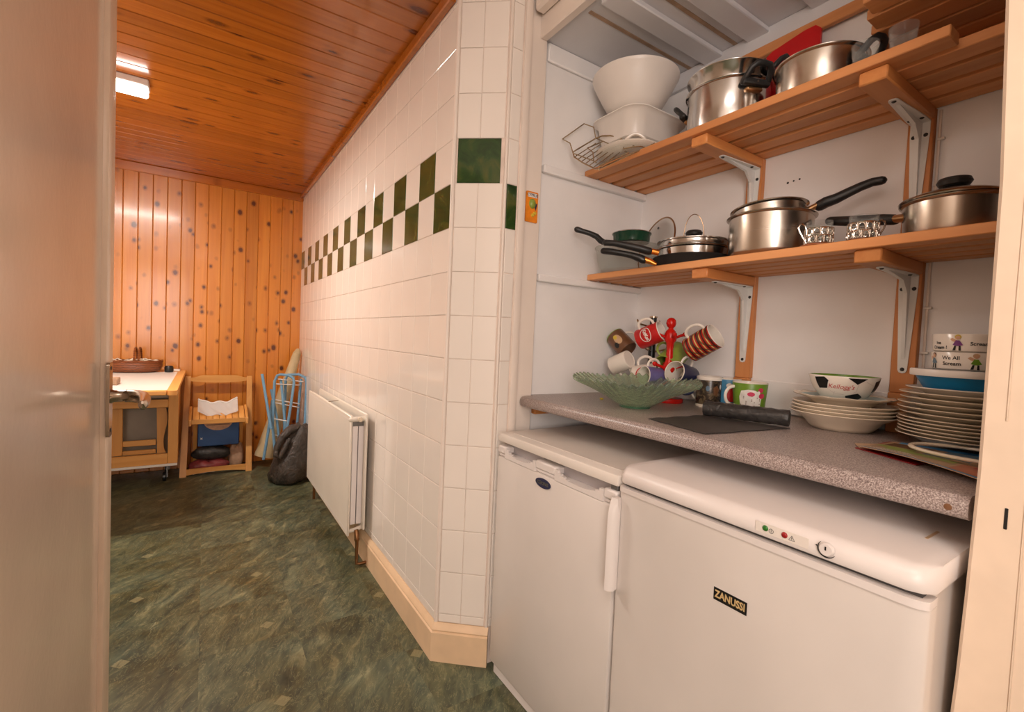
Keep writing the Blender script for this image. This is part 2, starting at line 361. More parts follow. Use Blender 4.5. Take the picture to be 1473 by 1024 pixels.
MT['glass'] = thin_glass('clear glass', .025); MT['glass_smoke'] = glass('lid glass', (.9, .9, .88, 1), .06, 1.3)
t = NT('pressed green glass'); t.base(srgb(222, 242, 216)); t.bump(t.noise(t.coords(), 75, 3), .4, .004); MT['green_glass'] = t.set(rough=.1, trans=.88, ior=1.3)
MT['green_foot'] = glass('green glass foot', srgb(120, 180, 140), .08, 1.4, .7)
t = NT('bin liner film'); v = t.coords(); nz = t.noise(v, 14, 6, .6, 1.2); t.base(t.ramp(nz, [(.3, srgb(52, 46, 42)), (.7, srgb(86, 76, 68))])); t.bump(nz, .9, .02); MT['binbag'] = t.set(rough=.28)
t = NT('black bag film'); v = t.coords((1, 1, 1)); nz = t.noise(v, 50, 4, .6, .8); t.base(t.ramp(nz, [(.3, srgb(38, 37, 36)), (.7, srgb(66, 62, 60))])); t.bump(nz, .5, .006); MT['film'] = t.set(rough=.33)
MT['film_flat'] = plain('flat black film', srgb(62, 58, 56), .5, .08, 60, .2, 150)
t = NT('wicker'); v = t.coords((1, 1, 1)); w = t.n('ShaderNodeTexWave', bands_direction='Z'); w.inputs['Scale'].default_value = 40; w.inputs['Distortion'].default_value = 3; t.l(v, w.inputs['Vector']); t.base(t.ramp(w.outputs['Fac'], [(.1, srgb(84, 40, 14)), (.9, srgb(164, 90, 42))])); t.bump(w.outputs['Fac'], .6, .006); MT['wicker'] = t.set(rough=.4)
MT['melamine'] = plain('white melamine', srgb(244, 236, 226), .3, .02, 4)
MT['paperroll'] = plain('beige card', srgb(206, 182, 140), .6, .08, 10, .2, 20)
MT['cloth_pink'] = plain('red pink cloth in plastic', srgb(150, 66, 66), .3, .3, 20, .5, 30)
MT['cloth_beige'] = plain('beige fabric', srgb(176, 140, 112), .7, .15, 20, .4, 30)
MT['clear_pl'] = thin_glass('clear plastic wrap', .42, .2)
t = NT('lamp diffuser'); t.base((1, 1, 1, 1)); MT['lamp'] = t.set(rough=.4, emit=(1, .93, .85, 1), es=9)
pr('p_bluewash',166,190,188); pr('p_seam',206,194,184)
pr('pan_green',28,66,48,.2); MT['orange_ferrule']=steel('ferrule with painted orange reflection',srgb(240,150,70),.35); MT['coaster']=plain('coaster wood',srgb(164,92,46),.45,.12,30); MT['grey_panel']=plain('grey backing board',srgb(176,160,142),.6,.05,8)  # the ferrule's orange is a reflection painted into its colour
MT['grip_shade'] = plain('grip recess shade grey', srgb(176, 168, 168), .4, .03, 6)  # shade of the fridge grips put into a darker grey
MT['skirting'] = plain('cream skirting paint', srgb(240, 206, 168), .4, .05, 8, .1, 30)
pr('p_leafblue', 80, 160, 214)
# ------------------------------------------------------------------ the setting
XW, YC, YF, ZC, S, ZB = 0.6714, 1.4212, 4.315, 2.2314, 0.1446, 1.4581
ZT, XB, YA = 0.905, 1.488, 1.338
def struct(name, mb, mats, smooth=30): return obj(name, mb, mats, kind='structure', smooth=smooth)
struct('floor', MB().box(-1.05, 1.6, -1.25, 4.45, -.06, 0), MT['floor'])
ceil = struct('ceiling', MB().box(-1.05, 1.6, -1.25, 4.45, ZC + .012, ZC + .1), MT['white_paint'])
struct('wall_left', MB().box(-1.05, -.98, -1.25, 4.45, 0, ZC + .012), MT['white_paint'])
struct('wall_near', MB().box(-1.05, 1.6, -1.25, -1.2, 0, ZC + .012), MT['white_paint'])
far = struct('wall_far', MB().box(-1.05, .80, YF + .012, 4.45, 0, ZC + .012), MT['pine_x'])
# knotty planks of the far wall
pw = .0845; me = mesh_of('plank', MB().box(-pw / 2 + .0006, pw / 2 - .0006, 0, .014, 0, ZC, .0035), MT['far_pine'], 20)
x = XW - pw * .35
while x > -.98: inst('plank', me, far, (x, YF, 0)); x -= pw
# ceiling planks run across the corridor
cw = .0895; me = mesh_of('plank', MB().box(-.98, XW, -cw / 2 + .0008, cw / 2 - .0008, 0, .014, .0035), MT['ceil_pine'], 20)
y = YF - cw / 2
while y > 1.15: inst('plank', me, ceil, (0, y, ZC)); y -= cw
struct('trim_1', MB().box(-.98, XW, YF - .022, YF - .0005, ZC - .062, ZC - .0005, .004), MT['ceil_pine'])
struct('trim_2', MB().box(XW - .026, XW - .001, 1.44, YF - .022, ZC - .04, ZC - .0005, .004), MT['ceil_pine'])
# tiled corridor wall
wr = struct('wall_right', MB().box(XW + .003, .90, 1.43, YF + .012, 0, ZC + .012), MT['grout'])
def tile_mesh(w, h, nm='tile', mat='tile', d=.004, b=.0022):      # lies in local XZ, faces -Y
    a = [(0, 0, 0), (w, 0, 0), (w, 0, h), (0, 0, h)]; m_ = [(0, -d + .001, 0), (w, -d + .001, 0), (w, -d + .001, h), (0, -d + .001, h)]
    f_ = [(b, -d, b), (w - b, -d, b), (w - b, -d, h - b), (b, -d, h - b)]
    q = MB(); q.add(a + m_ + f_, [(0, 1, 5, 4), (1, 2, 6, 5), (2, 3, 7, 6), (3, 0, 4, 7), (4, 5, 9, 8), (5, 6, 10, 9), (6, 7, 11, 10), (7, 4, 8, 11), (8, 9, 10, 11)]); return mesh_of(nm, q, MT[mat], 20)
g = .0018; TM = tile_mesh(S - g, S - g)
def place_tile(parent, me, y1, z0, dark=False): inst('tile', me, parent, (XW + .0035, y1 - g / 2, z0 + g / 2), -PI / 2, MT['tile_dark'] if dark else None)
zlow = .128; cut = MB()
for n_ in range(20):
    for k in range(-9, 5):
        dark = (k == 0 and n_ % 2 == 0) or (k == 1 and n_ % 2 == 1)
        place_tile(wr, TM, YC + (n_ + 1) * S, ZB + k * S, dark)
    for z0, z1 in ((zlow, ZB - 9 * S), (ZB + 5 * S, ZC - .001)):
        if z1 - z0 > .01: cut.box(XW - .0005, XW + .0035, YC + n_ * S + g / 2, YC + (n_ + 1) * S - g / 2, z0 + g / 2, z1 - g / 2, .001)
obj('cut_tile_strip', cut, MT['tile'], wr, kind='stuff')
# splayed tiled corner
wc = struct('wall_corner', MB().prism([(XW + .003, YC + .002), (.810, 1.3075), (.886, 1.3075), (.886, 1.428), (XW + .003, 1.428)], 0, ZC + .012), MT['grout'])
ang = math.atan2(1.308 - YC, .806 - XW); L2 = math.hypot(.806 - XW, 1.308 - YC); cd_, sd_ = math.cos(ang), math.sin(ang)
def corner_tile(u0, u1, z0, z1, dark=False):
    me = tile_mesh(u1 - u0 - g, z1 - z0 - g, mat='tile_dark' if dark else 'tile')
    inst('tile', me, wc, (XW + cd_ * (u0 + g / 2) + sd_ * -.003, YC + sd_ * (u0 + g / 2) + cd_ * .003, z0 + g / 2), ang)
um = .010 + (L2 - .020) * .49
for k in range(-10, 6):
    z0, z1 = max(zlow, ZB + k * S), min(ZC - .001, ZB + (k + 1) * S)
    if z1 - z0 < .02: continue
    if k == 1: corner_tile(.014, .014 + S, z0, z1, True); continue
    corner_tile(.010, um, z0, z1); corner_tile(um, L2 - .009, z0, z1)
    me = tile_mesh(.040 - g, z1 - z0 - g, mat='tile_dark' if k == 0 else 'tile'); inst('tile', me, wc, (.8125, 1.3085, z0 + g / 2), 0)
z0, z1 = ZB + S, ZB + 2 * S
me = tile_mesh(.040 - g, S - g); inst('tile', me, wc, (.8125, 1.3085, z0 + g / 2), 0)
obj('corner_strip', MB().tube([(XW + .003, YC + .001, zlow), (XW + .003, YC + .001, ZC)], .0075, 12), MT['white_paint'], wc, label='rounded white tile edge strip')
obj('corner_strip', MB().tube([(.8065, 1.3095, zlow), (.8065, 1.3095, ZC)], .006, 12), MT['white_paint'], wc)
# skirting with a moulded top
def skirt(name, p0, p1, nx, ny, h=.128):
    prof = [(0, 0), (.018, 0), (.018, h - .030), (.013, h - .026), (.016, h - .020), (.012, h - .010), (.006, h - .004), (.004, h), (0, h)]
    vs = []; fs = []; n = len(prof)
    for (px_, py_, ex, ey) in (p0 + (nx[0], ny[0]), p1 + (nx[1], ny[1])): vs += [(px_ + ex * d, py_ + ey * d, z) for d, z in prof]
    for k in range(n): fs.append((k, (k + 1) % n, n + (k + 1) % n, n + k))
    fs += [tuple(range(n)), tuple(range(2 * n - 1, n - 1, -1))]; return struct(name, MB().add(vs, fs), MT['skirting'], 30)
nx2, ny2 = sd_, -cd_; mx, my = (-1 + nx2), (0 + ny2); ml = 1 + (-1 * nx2); 
skirt('baseboard_right', (XW, YC), (XW, YF), (mx / ml, -1), (my / ml, 0))
skirt('baseboard_corner', (XW, YC), (.812, 1.303), (mx / ml, nx2), (my / ml, ny2))
# alcove: plastered walls, ceiling, timber frame
wab = struct('wall_alcove_back', MB().box(XB, 1.6, -1.2, YA + .09, 0, ZC), MT['plaster'])
wal = struct('wall_alcove_left', MB().box(.90, XB, YA, YA + .09, 0, ZC), MT['plaster'])
struct('wall_alcove_ledge', MB().box(XB - .006, XB, .0, YA, ZT + .001, ZT + .10, .003), MT['plaster'])
ac = struct('ceiling_alcove', MB().box(.955, XB, -.6, YA, 2.124, 2.2), MT['ceil_white'])
for y0, y1 in ((1.005, 1.075), (.845, .915), (.65, .72)): obj('batten', MB().box(.97, XB, y0, y1, 2.106, 2.124, .003), MT['ceil_white'], ac)
for y0 in (1.135, .957): obj('joint_strip', MB().box(.98, XB, y0 - .006, y0 + .006, 2.121, 2.1245), MT['stain'], ac, label='brown stained board joint')
obj('batten', MB().box(XB - .012, XB, -.2, YA, 2.06, 2.124, .003), MT['ceil_white'], wab)
obj('batten', MB().box(.97, XB, YA - .014, YA, 2.060, 2.122, .004), MT['plaster'], wal)
obj('shelf_batten', MB().box(.968, XB, YA - .022, YA, 1.680, 1.708, .004), MT['plaster'], wal)
obj('shelf_batten', MB().box(.966, XB, YA - .022, YA, 1.305, 1.330, .004), MT['plaster'], wal)
obj('worktop_batten', MB().box(.972, XB, YA - .024, YA, .838, .870, .003), MT['pine_x'], wal)
struct('trim_3', MB().box(.886, .958, 1.318, YA + .05, 0, ZC, .003), MT['white_paint'])
struct('trim_4', MB().box(.856, .8845, 1.300, YA + .03, 0, ZC, .006, seg=2), MT['white_paint'])
struct('trim_5', MB().box(.925, .954, -.9, 1.3175, 2.112, ZC + .01, .003), MT['white_paint'])
struct('trim_6', MB().box(.885, .9245, 1.0, 1.3, 2.175, ZC + .01, .008), MT['white_paint'])
# bowed old door post on the right, close to the lens
yz = [(-.02, .168), (.3, .182), (.59, .1835), (.654, .181), (.78, .178), (.95, .1752), (1.14, .176), (1.34, .177), (1.6, .186), (ZC, .189)]
q = MB(); vs = []; fs = []
for z, y in yz: vs += [(.884, y - .004, max(z, 0)), (.888, y, max(z, 0)), (1.06, y, max(z, 0)), (1.06, -1.19, max(z, 0)), (.884, -1.19, max(z, 0))]
for i in range(len(yz) - 1):
    for k in range(5): fs.append((i * 5 + k, i * 5 + (k + 1) % 5, i * 5 + 5 + (k + 1) % 5, i * 5 + 5 + k))
fs += [(4, 3, 2, 1, 0), tuple(len(vs) - 5 + k for k in range(5))]
post = struct('trim_7', q.add(vs, fs), MT['cream_paint'], 25)
obj('keyhole_slot', MB().box(.8828, .886, .1428, .1462, .878, .906, .0006), MT['black'], post, label='dark worn slot in the post')
for y_, z_ in ((.128, .55), (.106, .0), (.151, 1.0)): obj('paint_ridge', MB().box(.8825, .8845, y_ - .0012, y_ + .0012, z_ + .02, 2.1, .0008), MT['cream_paint'], post)
# open door, face seen at a grazing angle
d1 = struct('door_1', MB().box(-.226, -.190, .56, 1.425, .01, 2.04, .002), MT['door_paint'])
obj('edge_lipping', MB().box(-.2265, -.1795, 1.345, 1.428, .01, 2.04, .005, seg=2), MT['door_edge'], d1, label='paler rounded lipping along the free edge')
hp = MB().prism(rrect(1.358 - .021, 1.358 + .021, .842, 1.008, .008), -.1795, -.1735, 'x')
pl_ = obj('handle_plate', hp, MT['handle_metal'], d1)
sc_ = MB()
for z in (.856, .995): sc_.lathe([(0, .0015), (.004, .001), (.0045, 0)], 12, 0, Matrix.Translation((-.1735, 1.358, z)) @ Matrix.Rotation(PI / 2, 4, 'Y'))
obj('plate_screws', sc_, MT['screw'], pl_)
lv = MB(); lv.lathe([(0, 0), (.016, 0), (.0135, .006), (.0125, .022), (.0135, .026)], 24, 0, Matrix.Translation((-.1735, 1.358, .932)) @ Matrix.Rotation(PI / 2, 4, 'Y'))
pts = [(-.149, 1.358, .932), (-.136, 1.354, .932), (-.124, 1.342, .932), (-.115, 1.322, .932), (-.109, 1.29, .932), (-.106, 1.25, .932), (-.104, 1.21, .933), (-.103, 1.19, .936), (-.1025, 1.178, .940)]
lv.tube(pts, [.0135, .0138, .014, .0135, .012, .0105, .0085, .006, .002], 18, h=[.0135, .014, .0145, .0145, .014, .0135, .012, .008, .003])
obj('handle_lever', lv, MT['handle_metal'], d1)
obj('lever_ring', MB().tube([(-.1475, 1.358, .932), (-.1455, 1.358, .932)], .0143, 24), MT['black'], d1)
q = MB()
for y, z, r in ((.762, 1.615, .0035), (.745, 1.617, .0028), (.728, 1.618, .003)): obj('nail_hole', MB().lathe([(0, .0006), (r, 0)], 10, 0, Matrix.Translation((XB, y, z)) @ Matrix.Rotation(-PI / 2, 4, 'Y')), MT['black'], wab)
# surface-mounted tube light on the pine ceiling
t_ = thing('ceiling_light', 'white box tube light fixed under the varnished pine ceiling beside the door', 'lamp', (-.55, 2.86, ZC))
obj('housing', MB().box(-.31, .31, -.045, .045, -.032, 0, .004), MT['appliance_plastic'], t_)
obj('diffuser', MB().box(-.305, .305, -.042, .042, -.062, -.0325, .008), MT['lamp'], t_)
# magnet and cable
t_ = thing('fridge_magnet', 'orange souvenir plaque with green lemon on the white alcove post', 'magnet', (.866, 1.3, 1.55)); 
def part(name, mb, mats, th, **k):      # mesh given in room coordinates, hung on an unrotated thing
    mb.xf(Matrix.Translation(-th.location)); return obj(name, mb, mats, th, **k)
t_.location = (.919, 1.3175, 1.498)
mg = MB().prism(rrect(-.0245, .0245, 0, .102, .004), -.005, 0, 'y'); obj('plaque', mg, MT['p_orange'], t_)
q = MB(); v, f = text2d('CYPRUS', .0125, .0003); q.box(-.018, .02, -.0056, -.005, .083, .097); obj('name_strip', q, MT['p_white'], t_)
q = MB(); q.add([(x + .001, -.0058, z + .0902) for x, z in v], f); obj('lettering', q, MT['p_navy'], t_)
q = MB(); q.lathe([(0, .009), (.006, .008), (.012, .004), (.0135, 0)], 20, 0, Matrix.Translation((.001, -.005, .062)) @ Matrix.Rotation(PI / 2, 4, 'X') @ Matrix.Scale(1.25, 4, (0, 1, 0)) @ Matrix.Rotation(.5, 4, 'Z')); obj('lemon', q, MT['p_lime'], t_)
q = MB(); q.prism([(.010, .07), (.016, .062), (.021, .066), (.019, .055), (.015, .040), (.012, .052)], -.0062, -.005, 'y'); obj('leaves', q, MT['p_navy'], t_)
q = MB()
for x, z in ((.004, .024), (.012, .031)): q.lathe([(0, .006), (.004, .005), (.0065, 0)], 14, 0, Matrix.Translation((x, -.005, z)) @ Matrix.Rotation(PI / 2, 4, 'X'))
obj('fruit', q, MT['p_yellow'], t_)

# ------------------------------------------------------------------ fridge and freezer
fr = thing('fridge', 'white under-counter fridge with flat top and oval blue badge, beside tiled corner', 'fridge', (1.05, 1.007, 0))
part('cabinet', MB().box(.838, 1.31, .750, 1.266, .02, .768, .004), MT['appliance'], fr)
part('top_board', MB().box(.797, 1.33, .745, 1.270, .7695, .797, .005, seg=2), MT['appliance_top'], fr)
part('top_inlay', MB().box(.835, 1.30, .772, 1.244, .7968, .7978), MT['appliance_top'], fr)
dr = part('door', MB().box(.797, .834, .748, 1.268, .045, .722, .006, seg=2), MT['appliance'], fr)
q = MB()                                                          # grip strip with two scooped pulls
q.box(.802, .834, .748, 1.268, .7225, .733, .003)
for y0, y1 in ((.748, .790), (.975, 1.065), (1.225, 1.268)): q.box(.797, .834, y0, y1, .733, .757, .004)
part('grip_recess', MB().box(.829, .8345, .791, .974, .7335, .768), MT['grip_shade'], fr); part('grip_recess', MB().box(.829, .8345, 1.066, 1.224, .7335, .768), MT['grip_shade'], fr)  # backing coloured darker to shade the recesses
for y0, y1 in ((.79, .975), (1.065, 1.225)):
    n = 14
    for k in range(n):
        a0 = y0 + (y1 - y0) * k / n; a1 = y0 + (y1 - y0) * (k + 1) / n; u = (k + .5) / n; h = .7335 + .023 * max(0, abs(2 * u - 1) ** 3)
        q.box(.797, .806, a0, a1, .7225, h)
part('grip_strip', q, MT['appliance_plastic'], fr)
part('plinth', MB().box(.812, 1.2, .752, 1.264, .0, .042, .003), MT['appliance_plastic'], fr)
part('hinge', MB().box(.806, .83, .752, .775, .757, .7695, .001), MT['zinc'], fr)
q = MB(); e = [(1.022 + .034 * math.cos(a), .700 + .0135 * math.sin(a)) for a in [2 * PI * k / 32 for k in range(32)]]
b_ = part('badge', MB().prism(e, .7945, .797, 'x'), MT['p_navy'], fr)
v, f = text2d('ICEKING', .0135, .0002); q = MB().add([(.7942, 1.022 - x, .700 + y) for x, y in v], f); part('badge_lettering', q, MT['silver'], fr)
fz = thing('freezer', 'white freezer with black badge, pull handle and indicator lights under the worktop', 'freezer', (1.05, .465, 0))
part('cabinet', MB().box(.832, 1.31, .196, .738, .02, .784, .004), MT['appliance'], fz)
q = MB(); prof = [(.845, .786), (.793, .786), (.7905, .79), (.793, .806), (.802, .818), (.815, .8215), (1.32, .8215), (1.32, .786)]
lid = [(x, z) for x, z in prof]; n = len(lid)
ys = [(.740, .018), (.734, .006), (.722, 0), (.215, 0), (.2, .007), (.190, .022)]
vs = [(x + (d if x < .9 else 0), y, z) for y, d in ys for x, z in lid]
fs = [(i * n + k, i * n + (k + 1) % n, i * n + n + (k + 1) % n, i * n + n + k) for i in range(len(ys) - 1) for k in range(n)] + [tuple(range(n)), tuple((len(ys) - 1) * n + k for k in range(n))]
part('lid', q.add(vs, fs), MT['appliance_plastic'], fz, smooth=50)
def bowed(z0, z1, x0, y0=.192, y1=.737, b=.014):
    e = [(.829, y0), (x0 + b, y0)] + [(x0 + b * (1 - math.sin(a)), y0 + .03 * (1 - math.cos(a))) for a in [PI / 2 * k / 6 for k in range(1, 7)]]
    e += [(x0, y1 - .012), (x0 + .004, y1 - .003), (x0 + .012, y1), (.829, y1)]
    return MB().prism(e, z0, z1)
part('door', bowed(.045, .766, .7925), MT['appliance'], fz)
part('door_cap', bowed(.7665, .778, .7895), MT['appliance_plastic'], fz)
part('door_gasket', MB().box(.829, .8325, .20, .733, .06, .77), MT['gasket_and_shade'], fz)
part('gap_shadow_strip', MB().box(.806, .83, .202, .73, .778, .7865), MT['gasket_and_shade'], fz, label='dark strip standing for the shaded gap beneath the lid')  # dark strip added as the shade in the lid gap
part('plinth', MB().box(.815, 1.2, .2, .73, .0, .042, .003), MT['appliance_plastic'], fz)
q = MB(); n = 18
for k in range(n + 1): pass
hz = [.541 + (.752 - .541) * k / n for k in range(n + 1)]
sect = lambda z: .026 - .010 * (max(0, (z - .70) / .052) ** 2)
vs = []; fs = []
for z in hz:
    d = sect(z); vs += [(.7925, .728, z), (.778, .724, z), (.7925 - d, .731, z), (.7925 - d - .003, .739, z), (.7925 - d + .004, .7425, z), (.780, .738, z), (.7925, .7395, z)]
for i in range(n):
    for k in range(7): fs.append((i * 7 + k, i * 7 + (k + 1) % 7, i * 7 + 7 + (k + 1) % 7, i * 7 + 7 + k))
fs += [tuple(range(7)), tuple(n * 7 + k for k in range(7))]
part('pull_handle', MB().add(vs, fs), MT['appliance_plastic'], fz, smooth=60)
q = MB().box(.7898, .791, .428, .491, .6375, .6605); part('badge', q.xf(Matrix.Translation((.002, 0, 0))), MT['p_black'], fz)
v, f = text2d('ZANUSSI', .0185, .0006); part('badge_lettering', MB().add([(.7915, .4595 - x * .78, .649 + y) for x, y in v], f), MT['p_gold'], fz)
part('indicator_panel', MB().box(.7898, .7906, .337, .421, .7925, .8095, .0003), MT['appliance_top'], fz)
for y, z, m_, nm in ((.4045, .8015, 'p_leaf', 'green_light'), (.3735, .8015, 'p_crim', 'red_light')):
    part(nm, MB().lathe([(0, .0028), (.003, .0024), (.0047, .0008), (.005, 0)], 20, 0, Matrix.Translation((.7898, y, z)) @ Matrix.Rotation(-PI / 2, 4, 'Y')), MT[m_], fz, label=nm.replace('_', ' ') + ' on the freezer lid')
q = MB().tube([(.7894, .3945 + .0036 * math.cos(a), .8000 + .0036 * math.sin(a)) for a in [2 * PI * k / 20 for k in range(20)]], .00035, 5, closed=True); q.rod((.7894, .3945, .798), (.7894, .3945, .802), .0004, 5)
part('power_symbol', q, MT['p_black'], fz); q = MB(); q.tube([(.7894, .3665, .797), (.7894, .3575, .797), (.7894, .362, .8045)], .0004, 5, closed=True); q.rod((.7894, .362, .7985), (.7894, .362, .8025), .0004, 5)
part('alarm_symbol', q, MT['p_black'], fz)
kb = part('dial', MB().lathe([(0, .006), (.0085, .006), (.0098, .0045), (.0102, 0)], 28, 0, Matrix.Translation((.7905, .3115, .8035)) @ Matrix.Rotation(-PI / 2, 4, 'Y')), MT['appliance_plastic'], fz)
q = MB().tube([(.7896, .3115 + .0125 * math.cos(a), .8035 + .0125 * math.sin(a)) for a in [-2.6 + 3.4 * k / 20 for k in range(21)]], [.0003 + .0009 * math.sin(PI * k / 20) for k in range(21)], 6)
q.box(.7838, .7846, .3105, .3125, .803, .8085); q.lathe([(0, .0005), (.0011, .0003), (.0012, 0)], 8, 0, Matrix.Translation((.7897, .3262, .8045)) @ Matrix.Rotation(-PI / 2, 4, 'Y')); part('dial_scale', q, MT['p_black'], fz)
part('sticker', MB().box(.93, .985, .232, .236, .8215, .8222), MT['p_tan'], fz, label='two scraps of old tape on the top'); 

# ------------------------------------------------------------------ worktop
wk = thing('worktop', 'speckled grey laminate worktop with rounded front over both appliances', 'worktop', (1.19, .75, .871))
e = arc(.897 + .013, .871 + .013, .013, -PI / 2, -PI, 5) + arc(.897 + .016, ZT - .016, .016, PI, PI / 2, 7) + [(XB - .007, ZT), (XB - .007, .871)]
n = len(e); ysw = [1.3165, 1.316, 1.3145, 1.310, 1.302, 1.29, .1835]; ins = [.022, .016, .011, .006, .002, 0, 0]
vs = [(x + (d if x < 1.2 else 0), y, z) for y, d in zip(ysw, ins) for x, z in e]
fs = [(i * n + k, i * n + (k + 1) % n, i * n + n + (k + 1) % n, i * n + n + k) for i in range(len(ysw) - 1) for k in range(n)] + [tuple(range(n)), tuple((len(ysw) - 1) * n + k for k in range(n))]
part('worktop_slab', MB().add(vs, fs), MT['worktop'], wk, smooth=50)
part('worktop_return', MB().box(.962, XB - .007, 1.3164, YA - .001, .871, ZT), MT['worktop'], wk)
q = MB().lathe([(0, .0006), (.003, .0004), (.0048, 0)], 14, 0, Matrix.Translation((.8968, .205, .886)) @ Matrix.Rotation(-PI / 2, 4, 'Y')); part('burn_mark', q, MT['p_brown'], wk, label='brown burn mark on the front edge')

# ------------------------------------------------------------------ shelves, uprights, brackets
def shelf(nm, lab, xf_, zb, th, y0s, y1, nsl=5, bearers=(.8585, .44)):
    s_ = thing(nm, lab, 'shelf', ((xf_ + XB) / 2, y1 - .6, zb))
    gap = .017; tot = XB - .004 - xf_; w = (tot - gap * (nsl - 1)) / nsl
    for k in range(nsl):
        x0 = xf_ + k * (w + gap); y0 = y0s if k == 0 else -.25
        part('slat', MB().box(x0, x0 + w, y0, y1 - .0015 * k, zb, zb + th, .002), MT['pine_y'], s_)
    for yc in bearers: part('bearer', MB().box(xf_ + .012, XB - .022, yc - .0265, yc + .0265, zb - .030, zb - .0005, .003), MT['pine_x'], s_)
    return s_
ZL0, ZL = 1.3317, 1.3537; ZU0, ZU = 1.7071, 1.7291
shelf('slatted_shelf', 'lower slatted pine shelf holding the frying pans and saucepans', 1.1998, ZL0, .022, -.25, 1.331)
shelf('slatted_shelf', 'upper slatted pine shelf holding stockpots and white basins', 1.1625, ZU0, .022, .314, 1.331)
third = thing('slatted_shelf', 'short high pine shelf of slats at the top right above the stockpots', 'shelf', (1.33, .12, 1.85))
for k, ye in enumerate((.44, .465, .48, .494, .50, .545)):
    x0 = 1.10 + k * .064; part('slat', MB().box(x0, x0 + .055, -.25, ye, 1.848, 1.870, .002), MT['pine_y'], third)
part('wall_batten', MB().box(XB - .03, XB - .013, -.2, .55, 1.815, 1.8475, .003), MT['pine_y'], third)
obj('trim_8', MB().box(XB - .031, XB - .0125, .55, .93, 2.026, 2.06, .003), MT['pine_y'], kind='structure')
for yc, lab in ((.8585, 'pine upright board behind the left shelf brackets'), (.44, 'pine upright board behind the right shelf brackets')):
    o = thing('shelf_upright', lab, 'upright', (XB - .01, yc, ZT))
    part('board', MB().box(XB - .0205, XB - .0005, yc - .0255, yc + .0255, ZT + .101, 1.7065, .002), MT['pine_z'], o)
    part('board_foot', MB().box(XB - .0265, XB - .0065, yc - .0255, yc + .0255, ZT + .0005, ZT + .1008, .002), MT['pine_z'], o)
def bracket(yc, zt_, lab, ll=.245, sl=.185):
    b = thing('shelf_bracket', lab, 'bracket', (XB - .021, yc, zt_), 0, 'white steel shelf brackets')
    xb_ = XB - .0208
    def leg(L):      # tapered leg outline: (offset across, along)
        return [(-.0195, .0), (.0195, .0), (.0195, .03), (.0095, L - .008)] + [(.0095 * math.cos(a), L - .008 + .008 * math.sin(a)) for a in (PI * .25, PI * .5, PI * .75)] + [(-.0095, L - .008), (-.0195, .03)]
    part('wall_leg', MB().prism([(yc + p, zt_ - q_) for p, q_ in leg(ll)], xb_ - .0028, xb_, 'x'), MT['bracket'], b)
    q = MB(); vs = [(xb_ - q_, yc + p, zt_) for p, q_ in leg(sl)]; n = len(vs)
    vs2 = [(x, y, z - .0028) for x, y, z in vs]; q.add(vs + vs2, [tuple(range(n)), tuple(range(2 * n - 1, n - 1, -1))] + [(i, (i + 1) % n, n + (i + 1) % n, n + i) for i in range(n)])
    part('shelf_leg', q, MT['bracket'], b)
    rib = [(xb_ - .002, zt_ - .002), (xb_ - sl + .03, zt_ - .002), (xb_ - sl + .06, zt_ - .006), (xb_ - .05, zt_ - .016), (xb_ - .020, zt_ - .045), (xb_ - .008, zt_ - ll + .06), (xb_ - .002, zt_ - ll + .03)]
    vs = [(x, yc - .004, z) for x, z in rib] + [(x, yc + .004, z) for x, z in rib]; n = len(rib)
    part('rib', MB().add(vs, [tuple(range(n)), tuple(range(2 * n - 1, n - 1, -1))] + [(i, (i + 1) % n, n + (i + 1) % n, n + i) for i in range(n)]), MT['bracket'], b)
    for y, z in ((yc - .012, zt_ - .034), (yc + .012, zt_ - .034), (yc, zt_ - ll + .010)):
        part('screw', MB().lathe([(0, .0028), (.003, .0025), (.0046, .001), (.0048, 0)], 12, 0, Matrix.Translation((xb_ - .0027, y, z)) @ Matrix.Rotation(-PI / 2, 4, 'Y')), MT['screw'], b)
    for x, y in ((xb_ - sl + .012, yc), (xb_ - .036, yc - .012), (xb_ - .036, yc + .012)):
        part('screw', MB().lathe([(0, -.0028), (.003, -.0025), (.0046, -.001), (.0048, 0)], 12, 0, Matrix.Translation((x, y, zt_ - .0027))), MT['screw'], b)
bracket(.8585, ZL0 - .0305, 'white steel bracket under the left end of the lower shelf, above the mugs')
bracket(.44, ZL0 - .0305, 'white steel bracket under the right end of the lower shelf, above the plates')
bracket(.8585, ZU0 - .0305, 'white steel bracket under the upper shelf, above the big saucepan')
bracket(.44, ZU0 - .0305, 'white steel bracket under the upper shelf, above the lidded pan on the right')
c_ = thing('wall_cable', 'white cable clipped down the plaster beside the right pine upright', 'cable', (XB - .005, .405, ZT + .1))
part('cord', MB().tube([(XB - .004, .4075, 1.70), (XB - .004, .4070, 1.45), (XB - .004, .4055, 1.2), (XB - .004, .404, ZT + .103)], .0032, 8), MT['white_paint'], c_)
for z in (1.11, 1.22, 1.39, 1.52, 1.63): part('cable_clip', MB().box(XB - .009, XB - .0005, .396, .411, z - .003, z + .003, .001), MT['pvc'], c_)
# ------------------------------------------------------------------ things on the worktop
def local(name, mb, mats, th, **k): return obj(name, mb, mats, th, **k)
